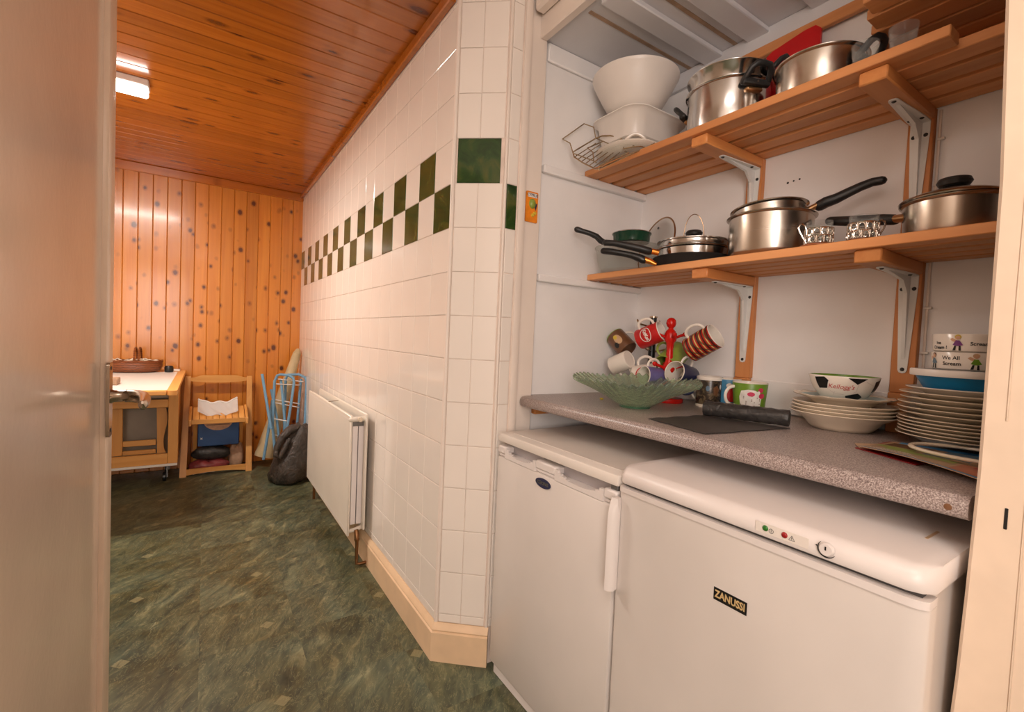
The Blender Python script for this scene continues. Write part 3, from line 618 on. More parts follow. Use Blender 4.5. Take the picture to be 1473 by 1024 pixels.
# pressed green glass bowl
b = thing('glass_bowl', 'large pale green pressed glass bowl with ridged flaring rim, left on worktop', 'bowl', (1.122, .996, ZT), .4)
NR = 288
def wob(r, z, a):
    k = max(0, (r - .06) / .13); return r * (1 + .014 * k * math.sin(a * 48)) + .003 * k * math.sin(a * 7 + 1), z + k ** 3 * (.005 * math.sin(a * 48 + .6) + .004 * math.sin(5 * a))
P = [(0, .006), (.044, .006), (.062, .022), (.090, .038), (.122, .055), (.152, .070), (.176, .081), (.190, .087), (.1915, .083), (.177, .074), (.153, .062), (.122, .046), (.090, .028), (.062, .012), (.047, .0045), (0, .0045)]
local('bowl_body', MB().lathe(P, NR, wob=wob), MT['green_glass'], b, smooth=60)
local('foot_ring', MB().lathe([(.036, .0), (.047, .0), (.048, .003), (.0468, .0058), (.036, .0058), (.036, 0)], 64), MT['green_foot'], b)
tag(obj('plastic_bead', MB().lathe([(0, 0), (.005, .001), (.007, .004), (.005, .007), (0, .008)], 16), MT['p_yellow'], loc=(1.135, 1.155, ZT)), 'tiny bright yellow plastic bit behind the green bowl', 'bit')

def mug(nm, lab, r, h, body, inner='china', group=None, taper=0.0, handle=None, hs=.027, band=None):
    m = thing(nm, lab, 'mug', (0, 0, 0), 0, group); rt = r + taper
    local('cup', MB().lathe([(0, .002), (r - .006, .002), (r - .004, 0), (r - .001, .001), (r, .004), (rt, h - .003), (rt - .001, h), (rt - .003, h)] , 40), MT[body], m)
    local('lining', MB().lathe([(rt - .003, h - .0001), (r - .004, .008), (r - .008, .005), (0, .005)], 40), MT[inner], m)
    local('rim', MB().tube([((rt - .0014) * math.cos(a), (rt - .0014) * math.sin(a), h) for a in [2 * PI * k / 40 for k in range(40)]], .0017, 8, closed=True), MT[inner], m)
    z1, z0 = h * .86, h * .24; zc = (z0 + z1) / 2; hh = (z1 - z0) / 2
    pts = [(r - .002 + taper * .6, 0, z1)] + [(r + taper * .3 + hs * math.cos(a) ** .8, 0, zc + hh * math.sin(a)) for a in [PI / 2 * (1 - k / 6) for k in range(1, 12)] if math.cos(a) > .01] + [(r - .002, 0, z0)]
    local('handle', MB().tube(pts, .0048, 10, h=.0036, up=(0, 1, 0)), MT[handle or inner], m)
    return m
def deco(m, name, vf, r, ang, zc, mat, rot=0, du=0, taper=0, h=1, eps=.0007):
    q = MB(); wrap(q, vf, lambda z: r + taper * z / h, ang, zc, 0, eps, rot, du); return local(name, q, MT[mat], m)
def ell(a, b, n=20): return [(a * math.cos(2 * PI * k / n), b * math.sin(2 * PI * k / n)) for k in range(n)]
def ringvf(a, b, t, n=36):
    v = [(a * math.cos(2 * PI * k / n), b * math.sin(2 * PI * k / n)) for k in range(n)] + [((a - t) * math.cos(2 * PI * k / n), (b - t) * math.sin(2 * PI * k / n)) for k in range(n)]
    return v, [(k, (k + 1) % n, n + (k + 1) % n, n + k) for k in range(n)]
VIEW = math.atan2(-CAM_F.y, -CAM_F.x)
# red turned mug tree
RT = (1.344, 1.05)
t_ = thing('mug_tree', 'red lacquered wooden mug tree with ball top and round base', 'mug tree', (RT[0], RT[1], ZT))
local('base', MB().lathe([(0, 0), (.050, 0), (.052, .003), (.052, .012), (.049, .015), (0, .015)], 40), MT['red'], t_)
local('stem', MB().lathe([(.0, .0145), (.014, .0145), (.017, .022), (.013, .03), (.012, .06), (.013, .10), (.020, .112), (.021, .122), (.017, .132), (.013, .142), (.011, .18), (.0135, .205), (.020, .214), (.021, .232), (.016, .245), (.009, .252), (.008, .256), (.014, .262), (.017, .272), (.015, .283), (.008, .290), (0, .292)], 28), MT['red'], t_)
pegs = {}
def peg(par, z, d, L=.05, mat='red', r=.0055, ball=.0085):
    dx, dy = d; q = MB(); a = Vector((dx * .012, dy * .012, z)); e = Vector((dx * L, dy * L, z + L * .28)); q.tube([a, (a + e) / 2, e], [r, r * .85, r], 10)
    X = Matrix.Translation(e) ; q.lathe([(0, -ball), (ball * .7, -ball * .7), (ball, 0), (ball * .7, ball * .7), (0, ball)], 14, 0, X); local('peg', q, MT[mat], par); return e + par.location
RX, RY = CAM_R.x, CAM_R.y; RN = math.hypot(RX, RY); RX /= RN; RY /= RN
eTL = peg(t_, .222, (-RX, -RY)); eTR = peg(t_, .222, (RX, RY)); peg(t_, .222, (-RY, RX), .045); peg(t_, .222, (RY, -RX), .04)
eBL = peg(t_, .115, (-RX * .95 + .2 * RY, -RY * .95 - .2 * RX), .056); eBR = peg(t_, .115, (RX * .9 + .25 * RY, RY * .9 - .25 * RX), .05); peg(t_, .115, (-RY, RX), .045)
# black mug tree behind
BT = (1.40, 1.175)
t_ = thing('mug_tree', 'black mug tree with chrome pegs standing in the alcove corner', 'mug tree', (BT[0], BT[1], ZT))
local('base', MB().lathe([(0, 0), (.055, 0), (.057, .006), (.05, .012), (0, .012)], 36), MT['black'], t_)
local('stem', MB().lathe([(0, .0118), (.0125, .0118), (.0125, .296), (0, .296)], 20), MT['black'], t_)
local('cap', MB().lathe([(0, .2962), (.0145, .2962), (.0145, .301), (0, .302)], 20), MT['wire'], t_)
for z, a0 in ((.262, 2.4), (.262, .3), (.17, 1.2), (.17, 3.6), (.17, 5.2)):
    local('peg', MB().bar([(.011 * math.cos(a0), .011 * math.sin(a0), z), (.05 * math.cos(a0), .05 * math.sin(a0), z + .01), (.058 * math.cos(a0), .058 * math.sin(a0), z + .024)], .0035, n=8), MT['wire'], t_)
# hanging mugs: mouth direction / handle direction as seen from the kitchen
def hang(m, loc, zd, xd):
    orient(m, loc, cdir(*zd), cdir(*xd)); v = m.matrix_world.inverted() @ Vector((0, 0, 1.1)); m['facing'] = 0.0; del m['facing']; return math.atan2(v.y, v.x)
def at(px, py, d):      # a point in the room d metres in front of the lens plane
    return Vector((0, 0, 1.1)) + (CAM_F + CAM_R * ((px - 736.5) / 671.6) - CAM_U * ((py - 512) / 671.6)) * d
m = mug('mug', 'red mug with white brand oval hanging topmost on the black mug tree', .036, .088, 'p_red', 'china')
KV = hang(m, (1.3044, 1.1537, 1.1158), (.72, .34, .6), (-.5, .8, .1))
deco(m, 'logo_oval', ringvf(.027, .020, .0026), .036, KV - .25, .042, 'p_white')
deco(m, 'logo_lettering', text2d('KitKat', .0165, .0007), .036, KV - .25, .042, 'p_white', .12)
m = mug('mug', 'mug with brown picture and green rim hanging at far left of the trees', .038, .085, 'p_brown', 'p_green', handle='china')
KV = hang(m, (1.35, 1.245, 1.075), (-.35, .5, -.45), (.75, .55, -.2))
deco(m, 'picture_patch', fan(ell(.014, .022)), .038, KV, .045, 'p_tan'); deco(m, 'picture_patch', fan(ell(.007, .009)), .038, KV - .1, .058, 'p_yellow', eps=.0013); deco(m, 'picture_patch', fan(ell(.010, .012)), .038, KV - .5, .03, 'p_black')
m = mug('mug', 'small plain white mug hanging below the red mug', .034, .075, 'china')
hang(m, (1.30, 1.19, 1.045), (-.55, -.3, -.6), (.75, -.6, .4))
m = mug('mug', 'white mug with red ring picture low on the black mug tree', .038, .088, 'china')
KV = hang(m, (1.318, 1.18, .982), (.8, .15, .45), (-.2, .95, -.1))
deco(m, 'red_ring', ringvf(.033, .029, .004), .038, KV, .044, 'p_red'); deco(m, 'dark_picture', fan(ell(.016, .012)), .038, KV, .044, 'p_black')
m = mug('mug', 'lime green mug hanging mouth down between the two mug trees', .041, .095, 'p_lime', 'p_lime')
hang(m, (1.43, 1.075, 1.083), (-.62, -.5, .45), (-.3, .75, -.2))
m = mug('mug', 'tartan patterned mug hanging on the right of the red mug tree', .042, .10, 'p_tartan')
hang(m, (1.365, .985, 1.087), (.52, .42, .58), (-.62, .75, .1))
m = mug('mug', 'violet and white mug half hidden behind the green bowl rim', .034, .08, 'p_violet')
hang(m, (1.345, 1.075, .985), (-.75, .1, .3), (.1, .95, 0))
m = mug('mug', 'navy mug with white inside lying sideways on the red tree', .038, .092, 'p_navy')
hang(m, (1.40, 1.003, .992), (-.72, .22, .52), (.42, .9, .1))
m = mug('mug', 'dark navy mug with big white handle low behind the glass bowl', .031, .060, 'p_navy')
hang(m, tuple(at(987, 556, 1.57)), (.30, .08, -.9), (.5, -.8, .2))
# mugs standing on the worktop
m = mug('mug', 'tall mug with dark mottled photo print standing by the bin liner roll', .040, .098, 'p_dark'); m.location = (1.395, .925, ZT); m.rotation_euler = (0, 0, VIEW + 2.6)
local('base_band', MB().lathe([(.0402, .0), (.0405, .002), (.0405, .007), (.0402, .009)], 40), MT['china'], m); local('rim_band', MB().lathe([(.0402, .088), (.0405, .089), (.0405, .0975), (.0395, .0985)], 40), MT['china'], m)
q = fan([(-.008, -.012), (.004, -.016), (.010, .004), (.002, .018), (-.009, .010)]); deco(m, 'print_patch', q, .040, -2.45, .055, 'p_brown'); deco(m, 'print_patch', fan(ell(.006, .009)), .040, -3.1, .062, 'p_slate'); deco(m, 'print_patch', fan(ell(.004, .008)), .040, -2.05, .068, 'p_white')
m = mug('mug', 'blue mug with red motif half hidden behind the dark photo mug', .038, .095, 'p_sky'); m.location = (1.44, .885, ZT); m.rotation_euler = (0, 0, VIEW + 2.4)
deco(m, 'red_motif', fan(ell(.020, .022)), .038, -2.55, .045, 'p_red'); deco(m, 'white_motif', fan(ell(.010, .008)), .038, -2.75, .075, 'p_white'); deco(m, 'yellow_motif', fan(ell(.010, .006)), .038, -2.5, .014, 'p_yellow')
m = mug('mug', 'green mug with white spotted sheep picture behind the bin liner roll', .041, .094, 'p_lime2', taper=.008, hs=.03, handle='china'); m.location = (1.385, .782, ZT); m.rotation_euler = (0, 0, math.atan2(-RY, -RX))
A = PI / 2 - .30; kw = dict(taper=.008, h=.094)
deco(m, 'sheep_body', fan([(-.036, .006), (-.030, .024), (-.012, .028), (.006, .027), (.018, .020), (.026, .004), (.024, -.022), (.010, -.034), (-.014, -.038), (-.032, -.030)]), .041, A, .047, 'p_white', **kw)
deco(m, 'sheep_nose', fan(ell(.010, .0065)), .041, A, .062, 'p_pink', du=-.004, eps=.0014, **kw)
for du, z, a, b2 in ((.022, .075, .008, .007), (.026, .058, .009, .008)): deco(m, 'pink_ball', fan(ell(a, b2)), .041, A, z, 'p_pink', du=du, eps=.0016, **kw)
deco(m, 'white_eye', fan(ell(.004, .006)), .041, A, .0665, 'p_white', du=.016, eps=.0018, **kw)
q = MB()
for i in range(22): wrap(q, fan(ell(.0014, .0014, 8), 1), lambda z: .041 + .008 * z / .094, A, .016 + .006 * (i % 7) + .002 * (i % 3), 0, .0013, 0, -.030 + .0072 * (i * 5 % 8))
local('sheep_spots', q, MT['p_brown'], m)
for ch in m.children:
    pass
# bin liner roll and its unrolled sheet
t_ = thing('bin_liner_roll', 'roll of black bin liners lying on worktop with one sheet pulled out', 'roll', (1.2, .7, ZT))
a_, b_ = Vector((1.19, .800, ZT + .0225)), Vector((1.255, .600, ZT + .0225)); ax = (b_ - a_).normalized(); sdv = ax.cross(Vector((0, 0, 1))).normalized()
vs = []; fs = []; NL, NC = 24, 28
for i in range(NL + 1):
    for k in range(NC):
        an = 2 * PI * k / NC; rr = .0205 + .0009 * math.sin(i * 1.7 + k * .9) + .0008 * math.sin(i * .6 - k * 2.1)
        vs.append(tuple(a_ + (b_ - a_) * (i / NL) + sdv * math.cos(an) * rr + Vector((0, 0, 1)) * math.sin(an) * rr))
for i in range(NL):
    for k in range(NC): fs.append((i * NC + k, i * NC + (k + 1) % NC, i * NC + NC + (k + 1) % NC, i * NC + NC + k))
vs2 = [tuple(Vector(v) * .55 + (a_ if i < NC else b_) * .45 - (ax * -.004 if i < NC else ax * .006)) for i, v in list(enumerate(vs[:NC])) + [(NC + j, v) for j, v in enumerate(vs[-NC:])]]
o_ = len(vs); vs += vs2
for k in range(NC): fs.append((k, (k + 1) % NC, o_ + (k + 1) % NC, o_ + k)); fs.append((NL * NC + k, NL * NC + (k + 1) % NC, o_ + NC + (k + 1) % NC, o_ + NC + k))
fs += [tuple(o_ + k for k in range(NC)), tuple(o_ + NC + k for k in range(NC))]
part('roll', MB().add(vs, fs), MT['film'], t_, smooth=60)
cA, cB, cC, cD = Vector((.972, .815)), Vector((.932, .622)), Vector((1.225, .585)), Vector((1.185, .80))
def sheet(u, v):
    p = (cA * (1 - u) + cD * u) * (1 - v) + (cB * (1 - u) + cC * u) * v
    return (p.x + .002 * math.sin(v * 20), p.y + .002 * math.sin(u * 17), ZT + .0022 + .0012 * math.sin(u * 9 + v * 4) ** 2)
part('loose_sheet', MB().grid(sheet, 20, 16, thick=.0012), MT['film_flat'], t_)

# stack of soup plates with the football bowl
PA = (1.372, .530)
def plate(nm, lab, prof, loc, mat, group=None, n=64, wob=None):
    return tag(obj(nm, MB().lathe(prof, n, wob=wob), MT[mat], loc=loc, smooth=50), lab, 'plate', group)
soup = [(0, .004), (.058, .004), (.060, 0), (.064, .001), (.074, .010), (.086, .026), (.112, .040), (.1145, .0425), (.113, .0440), (.086, .030), (.074, .0145), (.062, .006), (0, .006)]
for k, lab in enumerate(('bottom white soup plate of the four under the football bowl', 'second white soup plate from the bottom under the football bowl', 'third white soup plate from the bottom under the football bowl', 'top white soup plate of the four, under the scalloped plate')):
    plate('soup_plate', lab, soup, (PA[0] + .001 * (k % 2), PA[1] - .001 * k, ZT + .0085 * k), 'china_cream', 'soup plates stacked under the football bowl')
zt2 = ZT + .0085 * 3 + .0085
sc_w = lambda r, z, a: (r * (1 + (.022 * math.sin(a * 14) if r > .095 else 0)), z + (.001 * math.sin(a * 14) if r > .095 else 0))
p_ = thing('scalloped_plate', 'cream scalloped plate with pale blue centre beneath the football bowl', 'plate', (PA[0], PA[1], zt2), .3)
local('plate_body', MB().lathe([(0, .001), (.05, .001), (.056, .028), (.078, .042), (.108, .0515), (.109, .0535), (.106, .0542), (.094, .0515), (.078, .0465), (.062, .040), (.05, .038), (0, .038)], 112, wob=sc_w), MT['china_cream'], p_, smooth=60)
local('blue_centre', MB().lathe([(0, .0384), (.050, .0384), (.062, .0405), (.078, .0470), (.090, .0510)], 64), MT['p_bluewash'], p_)
fb = thing('football_bowl', 'white breakfast bowl painted like a football with green inside', 'bowl', (PA[0] - .002, PA[1], zt2 + .0388))
FB = [(.036, 0), (.039, .001), (.040, .004), (.052, .014), (.064, .030), (.0715, .046), (.076, .064)]
def fbr(z):
    for (r0, z0), (r1, z1) in zip(FB, FB[1:]):
        if z <= z1: return r0 + (r1 - r0) * max(0, (z - z0)) / (z1 - z0)
    return FB[-1][0]
local('bowl_shell', MB().lathe([(0, .003)] + FB + [(.0755, .0655), (.0735, .0655)], 72), MT['china'], fb, smooth=60)
local('green_lining', MB().lathe([(.0736, .0656), (.069, .046), (.061, .030), (.049, .015), (.034, .006), (0, .005)], 72), MT['p_lime2'], fb)
V2 = math.atan2(-PA[1], -PA[0])
def fpatch(nm, poly, du, zc, mat='p_black', eps=.0008): q = MB(); wrap(q, fan(poly, 6), fbr, V2, zc, 0, eps, 0, du); return local(nm, q, MT[mat], fb)
fpatch('black_patch', [(-.018, .014), (.008, .0165), (.017, .008), (.011, -.012), (-.012, -.014)], -.047, .046)
fpatch('black_patch', [(-.021, .007), (.021, .007), (0, -.008)], .030, .0555)
fpatch('black_patch', [(-.019, .003), (.003, .011), (.017, .002), (.013, -.008), (-.016, -.008)], .024, .0145)
fpatch('black_patch', [(-.010, .012), (.014, .017), (.016, -.010), (-.006, -.016)], .083, .044)
q = MB(); wrap(q, text2d("Kellogg's", .0155, .0, .25), fbr, V2, .0395, 0, .0008, -.02, -.004); local('lettering', q, MT['p_red'], fb)
q = MB()
for pts in ([(-.036, .034), (-.020, .022), (.004, .020)], [(.030, .047), (.030, .030), (.024, .0265)], [(-.018, .0265), (-.024, .018)], [(.046, .055), (.066, .046)]):
    for (u0, z0), (u1, z1) in zip(pts, pts[1:]):
        for k in range(4):
            a, b2 = [(u0 + (u1 - u0) * t / 4, z0 + (z1 - z0) * t / 4) for t in (k, k + 1)]; d_ = Vector((b2[0] - a[0], b2[1] - a[1])).normalized() * .0004
            wrap(q, ([(a[0] - d_.y, a[1] + d_.x), (a[0] + d_.y, a[1] - d_.x), (b2[0] + d_.y, b2[1] - d_.x), (b2[0] - d_.y, b2[1] + d_.x)], [(0, 1, 2, 3)]), fbr, V2, 0, 0, .0004) if False else q.add([((fbr(z) + .0004) * math.cos(V2 + u / fbr(.04)), (fbr(z) + .0004) * math.sin(V2 + u / fbr(.04)), z) for u, z in ((a[0] - d_.y, a[1] + d_.x), (a[0] + d_.y, a[1] - d_.x), (b2[0] + d_.y, b2[1] - d_.x), (b2[0] - d_.y, b2[1] + d_.x))], [(0, 1, 2, 3)])
local('seam_lines', q, MT['p_seam'], fb)

# tall stack of dinner plates, blue basin, two ice-cream bowls
PB = (1.362, .302)
din = [(0, .0035), (.060, .0035), (.062, 0), (.066, .001), (.074, .006), (.098, .0125), (.105, .0150), (.1055, .0165), (.104, .0170), (.098, .0150), (.074, .0090), (.064, .0055), (0, .0055)]
ords = ['bottom', 'second', 'third', 'fourth', 'fifth', 'sixth', 'seventh', 'eighth', 'ninth', 'tenth', 'eleventh']
zz = ZT + .0105; steps = [.0075] * 5 + [.0105, .0105, .0108, .0112, .0112, .0112]; 
for k in range(11):
    lab = f'ivory dinner plate, {ords[k]} from the worktop in tall stack by post' if k else 'bottom ivory dinner plate of the tall stack by the post'
    plate('dinner_plate', lab, din, (PB[0] + .0025 * math.sin(k * 2.3), PB[1] + .002 * math.cos(k * 1.7), zz), 'china_cream', 'dinner plates in the tall stack'); zz += steps[k]
smallp = [(r * .90, z) for r, z in din]
plate('side_plate', 'smaller white plate topping the dinner plates, under the blue basin', smallp, (PB[0], PB[1], zz), 'china'); zz += .008
bb = thing('plastic_basin', 'bright blue plastic bowl with thick white rim on the plate stack', 'bowl', (PB[0], PB[1], zz))
local('basin_shell', MB().lathe([(0, 0), (.058, 0), (.062, .002), (.078, .030), (.080, .034), (.076, .034), (.06, .004), (0, .003)], 56), MT['blue_pl'], bb, smooth=50)
local('white_rim', MB().lathe([(.079, .0335), (.0885, .0335), (.0895, .035), (.0895, .046), (.088, .048), (.076, .048), (.076, .0345), (.079, .0335)], 56), MT['pvc'], bb)
zz += .0482
def icebowl(lab, z, words, r=.060, h=.038):
    b = thing('ice_cream_bowl', lab, 'bowl', (PB[0] + .012, PB[1] - .004, z), 0, 'ice cream bowls on the blue basin')
    R = lambda zz_: r + .003 * zz_ / h
    local('bowl_shell', MB().lathe([(0, .001), (r - .006, .001), (r - .003, 0), (r, .003), (r + .003, h - .001), (r + .0025, h), (r + .0005, h), (r - .003, .005), (0, .004)], 64), MT['china'], b)
    V = math.atan2(-b.location.y, -b.location.x) 
    for s_, du, dz, sz in words: q = MB(); wrap(q, text2d(s_, sz, .0002), R, V, h * .5, 0, .0006, 0, du); [q.v.__setitem__(i, (x, y, z_ + dz)) for i, (x, y, z_) in enumerate(q.v)]; local('lettering', q, MT['p_black'], b)
    return b, R, V
def child(b, R, V, du, hair, dress, h=.038, sk='p_skin'):
    for nm, poly, dx, z, m_, e in (('hair_print', ell(.0055, .005, 14), 0, .0315, hair, .0005), ('face_print', ell(.004, .004, 14), 0, .030, sk, .0010), ('arm_print', [(-.010, .005), (-.006, .008), (.004, .002), (.002, -.002), (-.006, .001)], -.003, .0215, sk, .0006),
                             ('dress_print', [(-.003, .006), (.003, .006), (.009, -.004), (0, -.006), (-.008, -.004)], 0, .0185, dress, .0010), ('leg_print', [(-.004, .004), (-.001, .004), (-.002, -.005), (-.007, -.006)], -.001, .009, 'p_black', .0006), ('leg_print', [(.001, .004), (.004, .004), (.005, -.006), (.001, -.006)], .001, .009, 'p_black', .0006)):
        q = MB(); wrap(q, fan(poly, 3), R, V, z, 0, e, 0, du + dx); local(nm, q, MT[m_], b)
b, R, V = icebowl('white ice cream bowl reading We All Scream, lower of the pair', zz, [('We All', -.030, .0065, .0108), ('Scream', -.028, -.0055, .0108)])
child(b, R, V, .010, 'p_tan', 'p_lime2'); child(b, R, V, -.066, 'p_brown', 'p_slate')
b, R, V = icebowl('white ice cream bowl reading I Scream, upper of the pair', zz + .0385, [('I', .014, .009, .0100), ('Scream', .014, -.0015, .0100), ('For', -.058, .010, .010), ('Ice', -.057, .0, .010), ('Cream !', -.054, -.010, .010)])
child(b, R, V, -.020, 'p_yellow', 'p_purple')
# leaflets under the white ring
lf = thing('leaflet', 'glossy printed toy leaflet with blue edge, lying under the plates by the post', 'leaflet', (1.2, .3, ZT))
A1, A2, A3, A4 = Vector((1.112, .396)), Vector((.975, .162)), Vector((1.33, .16)), Vector((1.30, .395))
def leaf(u, v, dz=0.0):
    p = (A1 * (1 - u) + A2 * u) * (1 - v) + (A4 * (1 - u) + A3 * u) * v
    return (p.x, p.y, ZT + .002 + dz + .013 * (1 - v) ** 2 * (.55 + .45 * math.sin(u * PI)) )
part('sheet', MB().grid(leaf, 24, 20, thick=.0012), MT['p_mud'], lf)
def lpatch(nm, u0, u1, v0, v1, mat, dz): return part(nm, MB().grid(lambda u, v: leaf(u0 + (u1 - u0) * u, v0 + (v1 - v0) * v, dz), 14, 10), MT[mat], lf)
lpatch('blue_edge', 0, 1, 0, .03, 'p_leafblue', .0004); lpatch('green_panel', .12, .62, .27, .42, 'p_grass', .0004); lpatch('green_panel', .02, .3, .42, .55, 'p_grass', .0004); lpatch('tan_panel', .66, .98, .05, .36, 'p_palered', .0004); lpatch('brown_panel', .04, .34, .56, .85, 'p_brown', .0006); lpatch('blue_panel', .06, .75, .86, .99, 'p_leafblue', .0004); lpatch('blue_panel', .42, .75, .62, .84, 'p_slate', .0004); lpatch('grey_panel', .36, .66, .44, .60, 'p_slate', .0004)
for a, b2, c3, d3 in ((.04, .34, .55, .565), (.04, .34, .85, .865), (.03, .042, .55, .865), (.648, .66, .05, .36), (.66, .98, .35, .365)): lpatch('panel_border', a, b2, c3, d3, 'p_tan', .0008)
lpatch('red_label', .36, .48, .50, .56, 'p_red', .0009); lpatch('red_label', .74, .86, .27, .33, 'p_red', .0009); lpatch('white_label', .55, .66, .39, .46, 'p_tan', .0009)
q = MB(); rnd = random.Random(3)
for i in range(6):
    v0 = .07 + i * .032; u = .05 + .015 * i
    while u < .42 - .02 * i:
        w = rnd.uniform(.012, .035); q.grid(lambda a, b2, u=u, w=w, v0=v0: leaf(u + w * a, v0 + .016 * b2, .0008), 1, 1); u += w + .008
part('small_print', q, MT['p_white'], lf, smooth=0)
l2 = thing('leaflet', 'dark red folded leaflet corner poking out beneath the glossy leaflet', 'leaflet', (1.2, .4, ZT))
part('sheet', MB().prism([(1.126, .406), (1.065, .29), (1.30, .26), (1.29, .40)], ZT + .0004, ZT + .0018), MT['p_crim'], l2)
part('pale_corner', MB().prism([(1.175, .425), (1.130, .400), (1.23, .396)], ZT + .0019, ZT + .0026), MT['p_tan'], l2, label='pale buff corner of the folded leaflet')
rg = thing('white_ring', 'white plastic handle loop lying on the glossy leaflet', 'ring', (1.2, .24, ZT))
pts = [(1.205 + .075 * math.cos(a) * (1 if math.cos(a) > 0 else 1), .238 + .098 * math.sin(a), ZT + .0165) for a in [2 * PI * k / 40 for k in range(40)]]
part('loop', MB().tube(pts, .0052, 10, closed=True, h=.0035), MT['china_cream'], rg)
# ------------------------------------------------------------------ lower shelf
def pot_prof(rb, rt, h, wall=.002, rim=.006, cr=.012):
    return [(0, .001), (rb - cr, .001), (rb - cr * .3, cr * .3), (rb, cr), (rt, h - .006), (rt + rim, h - .003), (rt + rim + .001, h - .0005), (rt + rim - .001, h + .001), (rt - wall + .001, h), (rt - wall, h - .006), (rb - wall - .001, cr + .002), (rb - cr, .004), (0, .004)]
def wpart(name, mb, mats, th, **k): return part(name, mb, mats, th, **k)
d_ = lambda px, py, d: at(px, py, d)
# glass casserole with lid
c_ = thing('casserole', 'round clear glass casserole dish with lid at left end of lower shelf', 'casserole', (1.285, 1.200, ZL))
local('dish', MB().lathe([(0, .001), (.098, .001), (.106, .006), (.116, .04), (.122, .084), (.128, .088), (.128, .090), (.119, .090), (.112, .042), (.103, .009), (0, .006)], 56), MT['glass'], c_, smooth=60)
local('lid', MB().lathe([(0, .108), (.06, .106), (.105, .098), (.126, .0915), (.127, .0905), (.122, .0905), (.104, .094), (.06, .102), (0, .104)], 56), MT['glass'], c_, smooth=60)
p_ = thing('saucepan', 'small dark green pan with black handle balanced on glass casserole lid', 'pan', (1.285, 1.198, ZL + .109))
local('pan_body', MB().lathe(pot_prof(.064, .0655, .034, rim=.003, cr=.006), 48), MT['pan_green'], p_, smooth=50)
local('steel_rim', MB().tube([(.0685 * math.cos(a), .0685 * math.sin(a), .0345) for a in [2 * PI * k / 40 for k in range(40)]], .0018, 8, closed=True), MT['steel'], p_)
part('handle', MB().bar([d_(871, 350, 1.665), d_(864, 346, 1.66), d_(858, 340, 1.655), d_(848, 335.5, 1.65), d_(838, 332.5, 1.65), d_(830, 330, 1.65)], [.010, .011, .0105, .009, .009, .0105], n=14), MT['bakelite'], p_)
g_ = thing('glass_cover', 'round glass pan lid with steel band leaning upright against alcove wall', 'lid', (1.425, 1.205, ZL))
lm_ = Matrix.Translation((.0, 0, .118)) @ Matrix.Rotation(-.32 + PI, 4, 'Z') @ Matrix.Rotation(PI / 2 - .22, 4, 'Y')
local('glass', MB().lathe([(0, .018), (.05, .014), (.09, .005), (.112, 0), (.112, -.002), (.088, .003), (.05, .011), (0, .015)], 48, 0, lm_), MT['glass_smoke'], g_, smooth=60)
local('steel_band', MB().tube([lm_ @ Vector((.114 * math.cos(a), .114 * math.sin(a), -.001)) for a in [2 * PI * k / 56 for k in range(56)]], .0032, 8, closed=True), MT['steel_worn'], g_)
local('steam_vent', MB().lathe([(0, .003), (.004, .0025), (.005, 0)], 14, 0, lm_ @ Matrix.Translation((-.07, .005, .0105))), MT['screw'], g_)
# frying pan, steel pan, lidded pan in one stack
fp = thing('frying_pan', 'matt black frying pan with black handle at bottom of pan stack', 'pan', (1.32, .965, ZL))
local('pan_body', MB().lathe(pot_prof(.1095, .1185, .031, rim=.003, cr=.006), 64), MT['matt_black'], fp, smooth=50)
part('ferrule', MB().tube([d_(944, 380.5, 1.47), d_(935, 376, 1.475), d_(926, 373, 1.48)], [.008, .010, .011], 12, h=[.006, .009, .011]), MT['orange_ferrule'], fp)
part('handle', MB().bar([d_(926, 374, 1.48), d_(919, 371, 1.485), d_(909, 367.5, 1.49), d_(895, 364.5, 1.50), d_(880, 362, 1.51), d_(868, 361, 1.52)], [.0125, .0125, .010, .0095, .0105, .0105], n=14), MT['black'], fp)
sp = thing('frying_pan', 'steel pan with thick grey handle nested in the black frying pan', 'pan', (1.322, .964, ZL + .0045))
local('pan_body', MB().lathe(pot_prof(.104, .109, .056, rim=.006), 64), MT['steel'], sp, smooth=50)
part('ferrule', MB().tube([d_(948, 364, 1.475), d_(941, 362, 1.48), d_(934, 361, 1.485)], .010, 12, h=[.009, .009, .010]), MT['orange_ferrule'], sp)
part('handle', MB().bar([d_(934, 361.5, 1.485), d_(920, 357.5, 1.49), d_(900, 353, 1.50), d_(885, 350, 1.51), d_(871, 349, 1.52)], [.0165, .0155, .0125, .0115, .011], n=14, h=[.012, .012, .011, .010, .010]), MT['bakelite'], sp)
ld = thing('domed_cover', 'polished steel lid with black knob and wire loop topping the pan stack', 'lid', (1.322, .964, ZL + .0615))
local('lid_body', MB().lathe([(.104, 0), (.108, .004), (.108, .016), (.1135, .018), (.1135, .021), (.10, .023), (.06, .028), (0, .029), (0, .026), (.06, .024), (.10, .017), (.104, .014), (.104, 0)], 64), MT['steel'], ld, smooth=50)
local('knob', MB().lathe([(0, .0295), (.010, .029), (.011, .042), (.024, .046), (.027, .053), (.022, .060), (0, .062)], 32), MT['bakelite'], ld)
lp = [(-.033 * math.cos(a) * RX, -.033 * math.cos(a) * RY, .026 + .088 * math.sin(a) ** .8) for a in [PI * k / 24 for k in range(25)]]
local('wire_loop', MB().tube(lp, .0013, 8), MT['steel_worn'], ld)
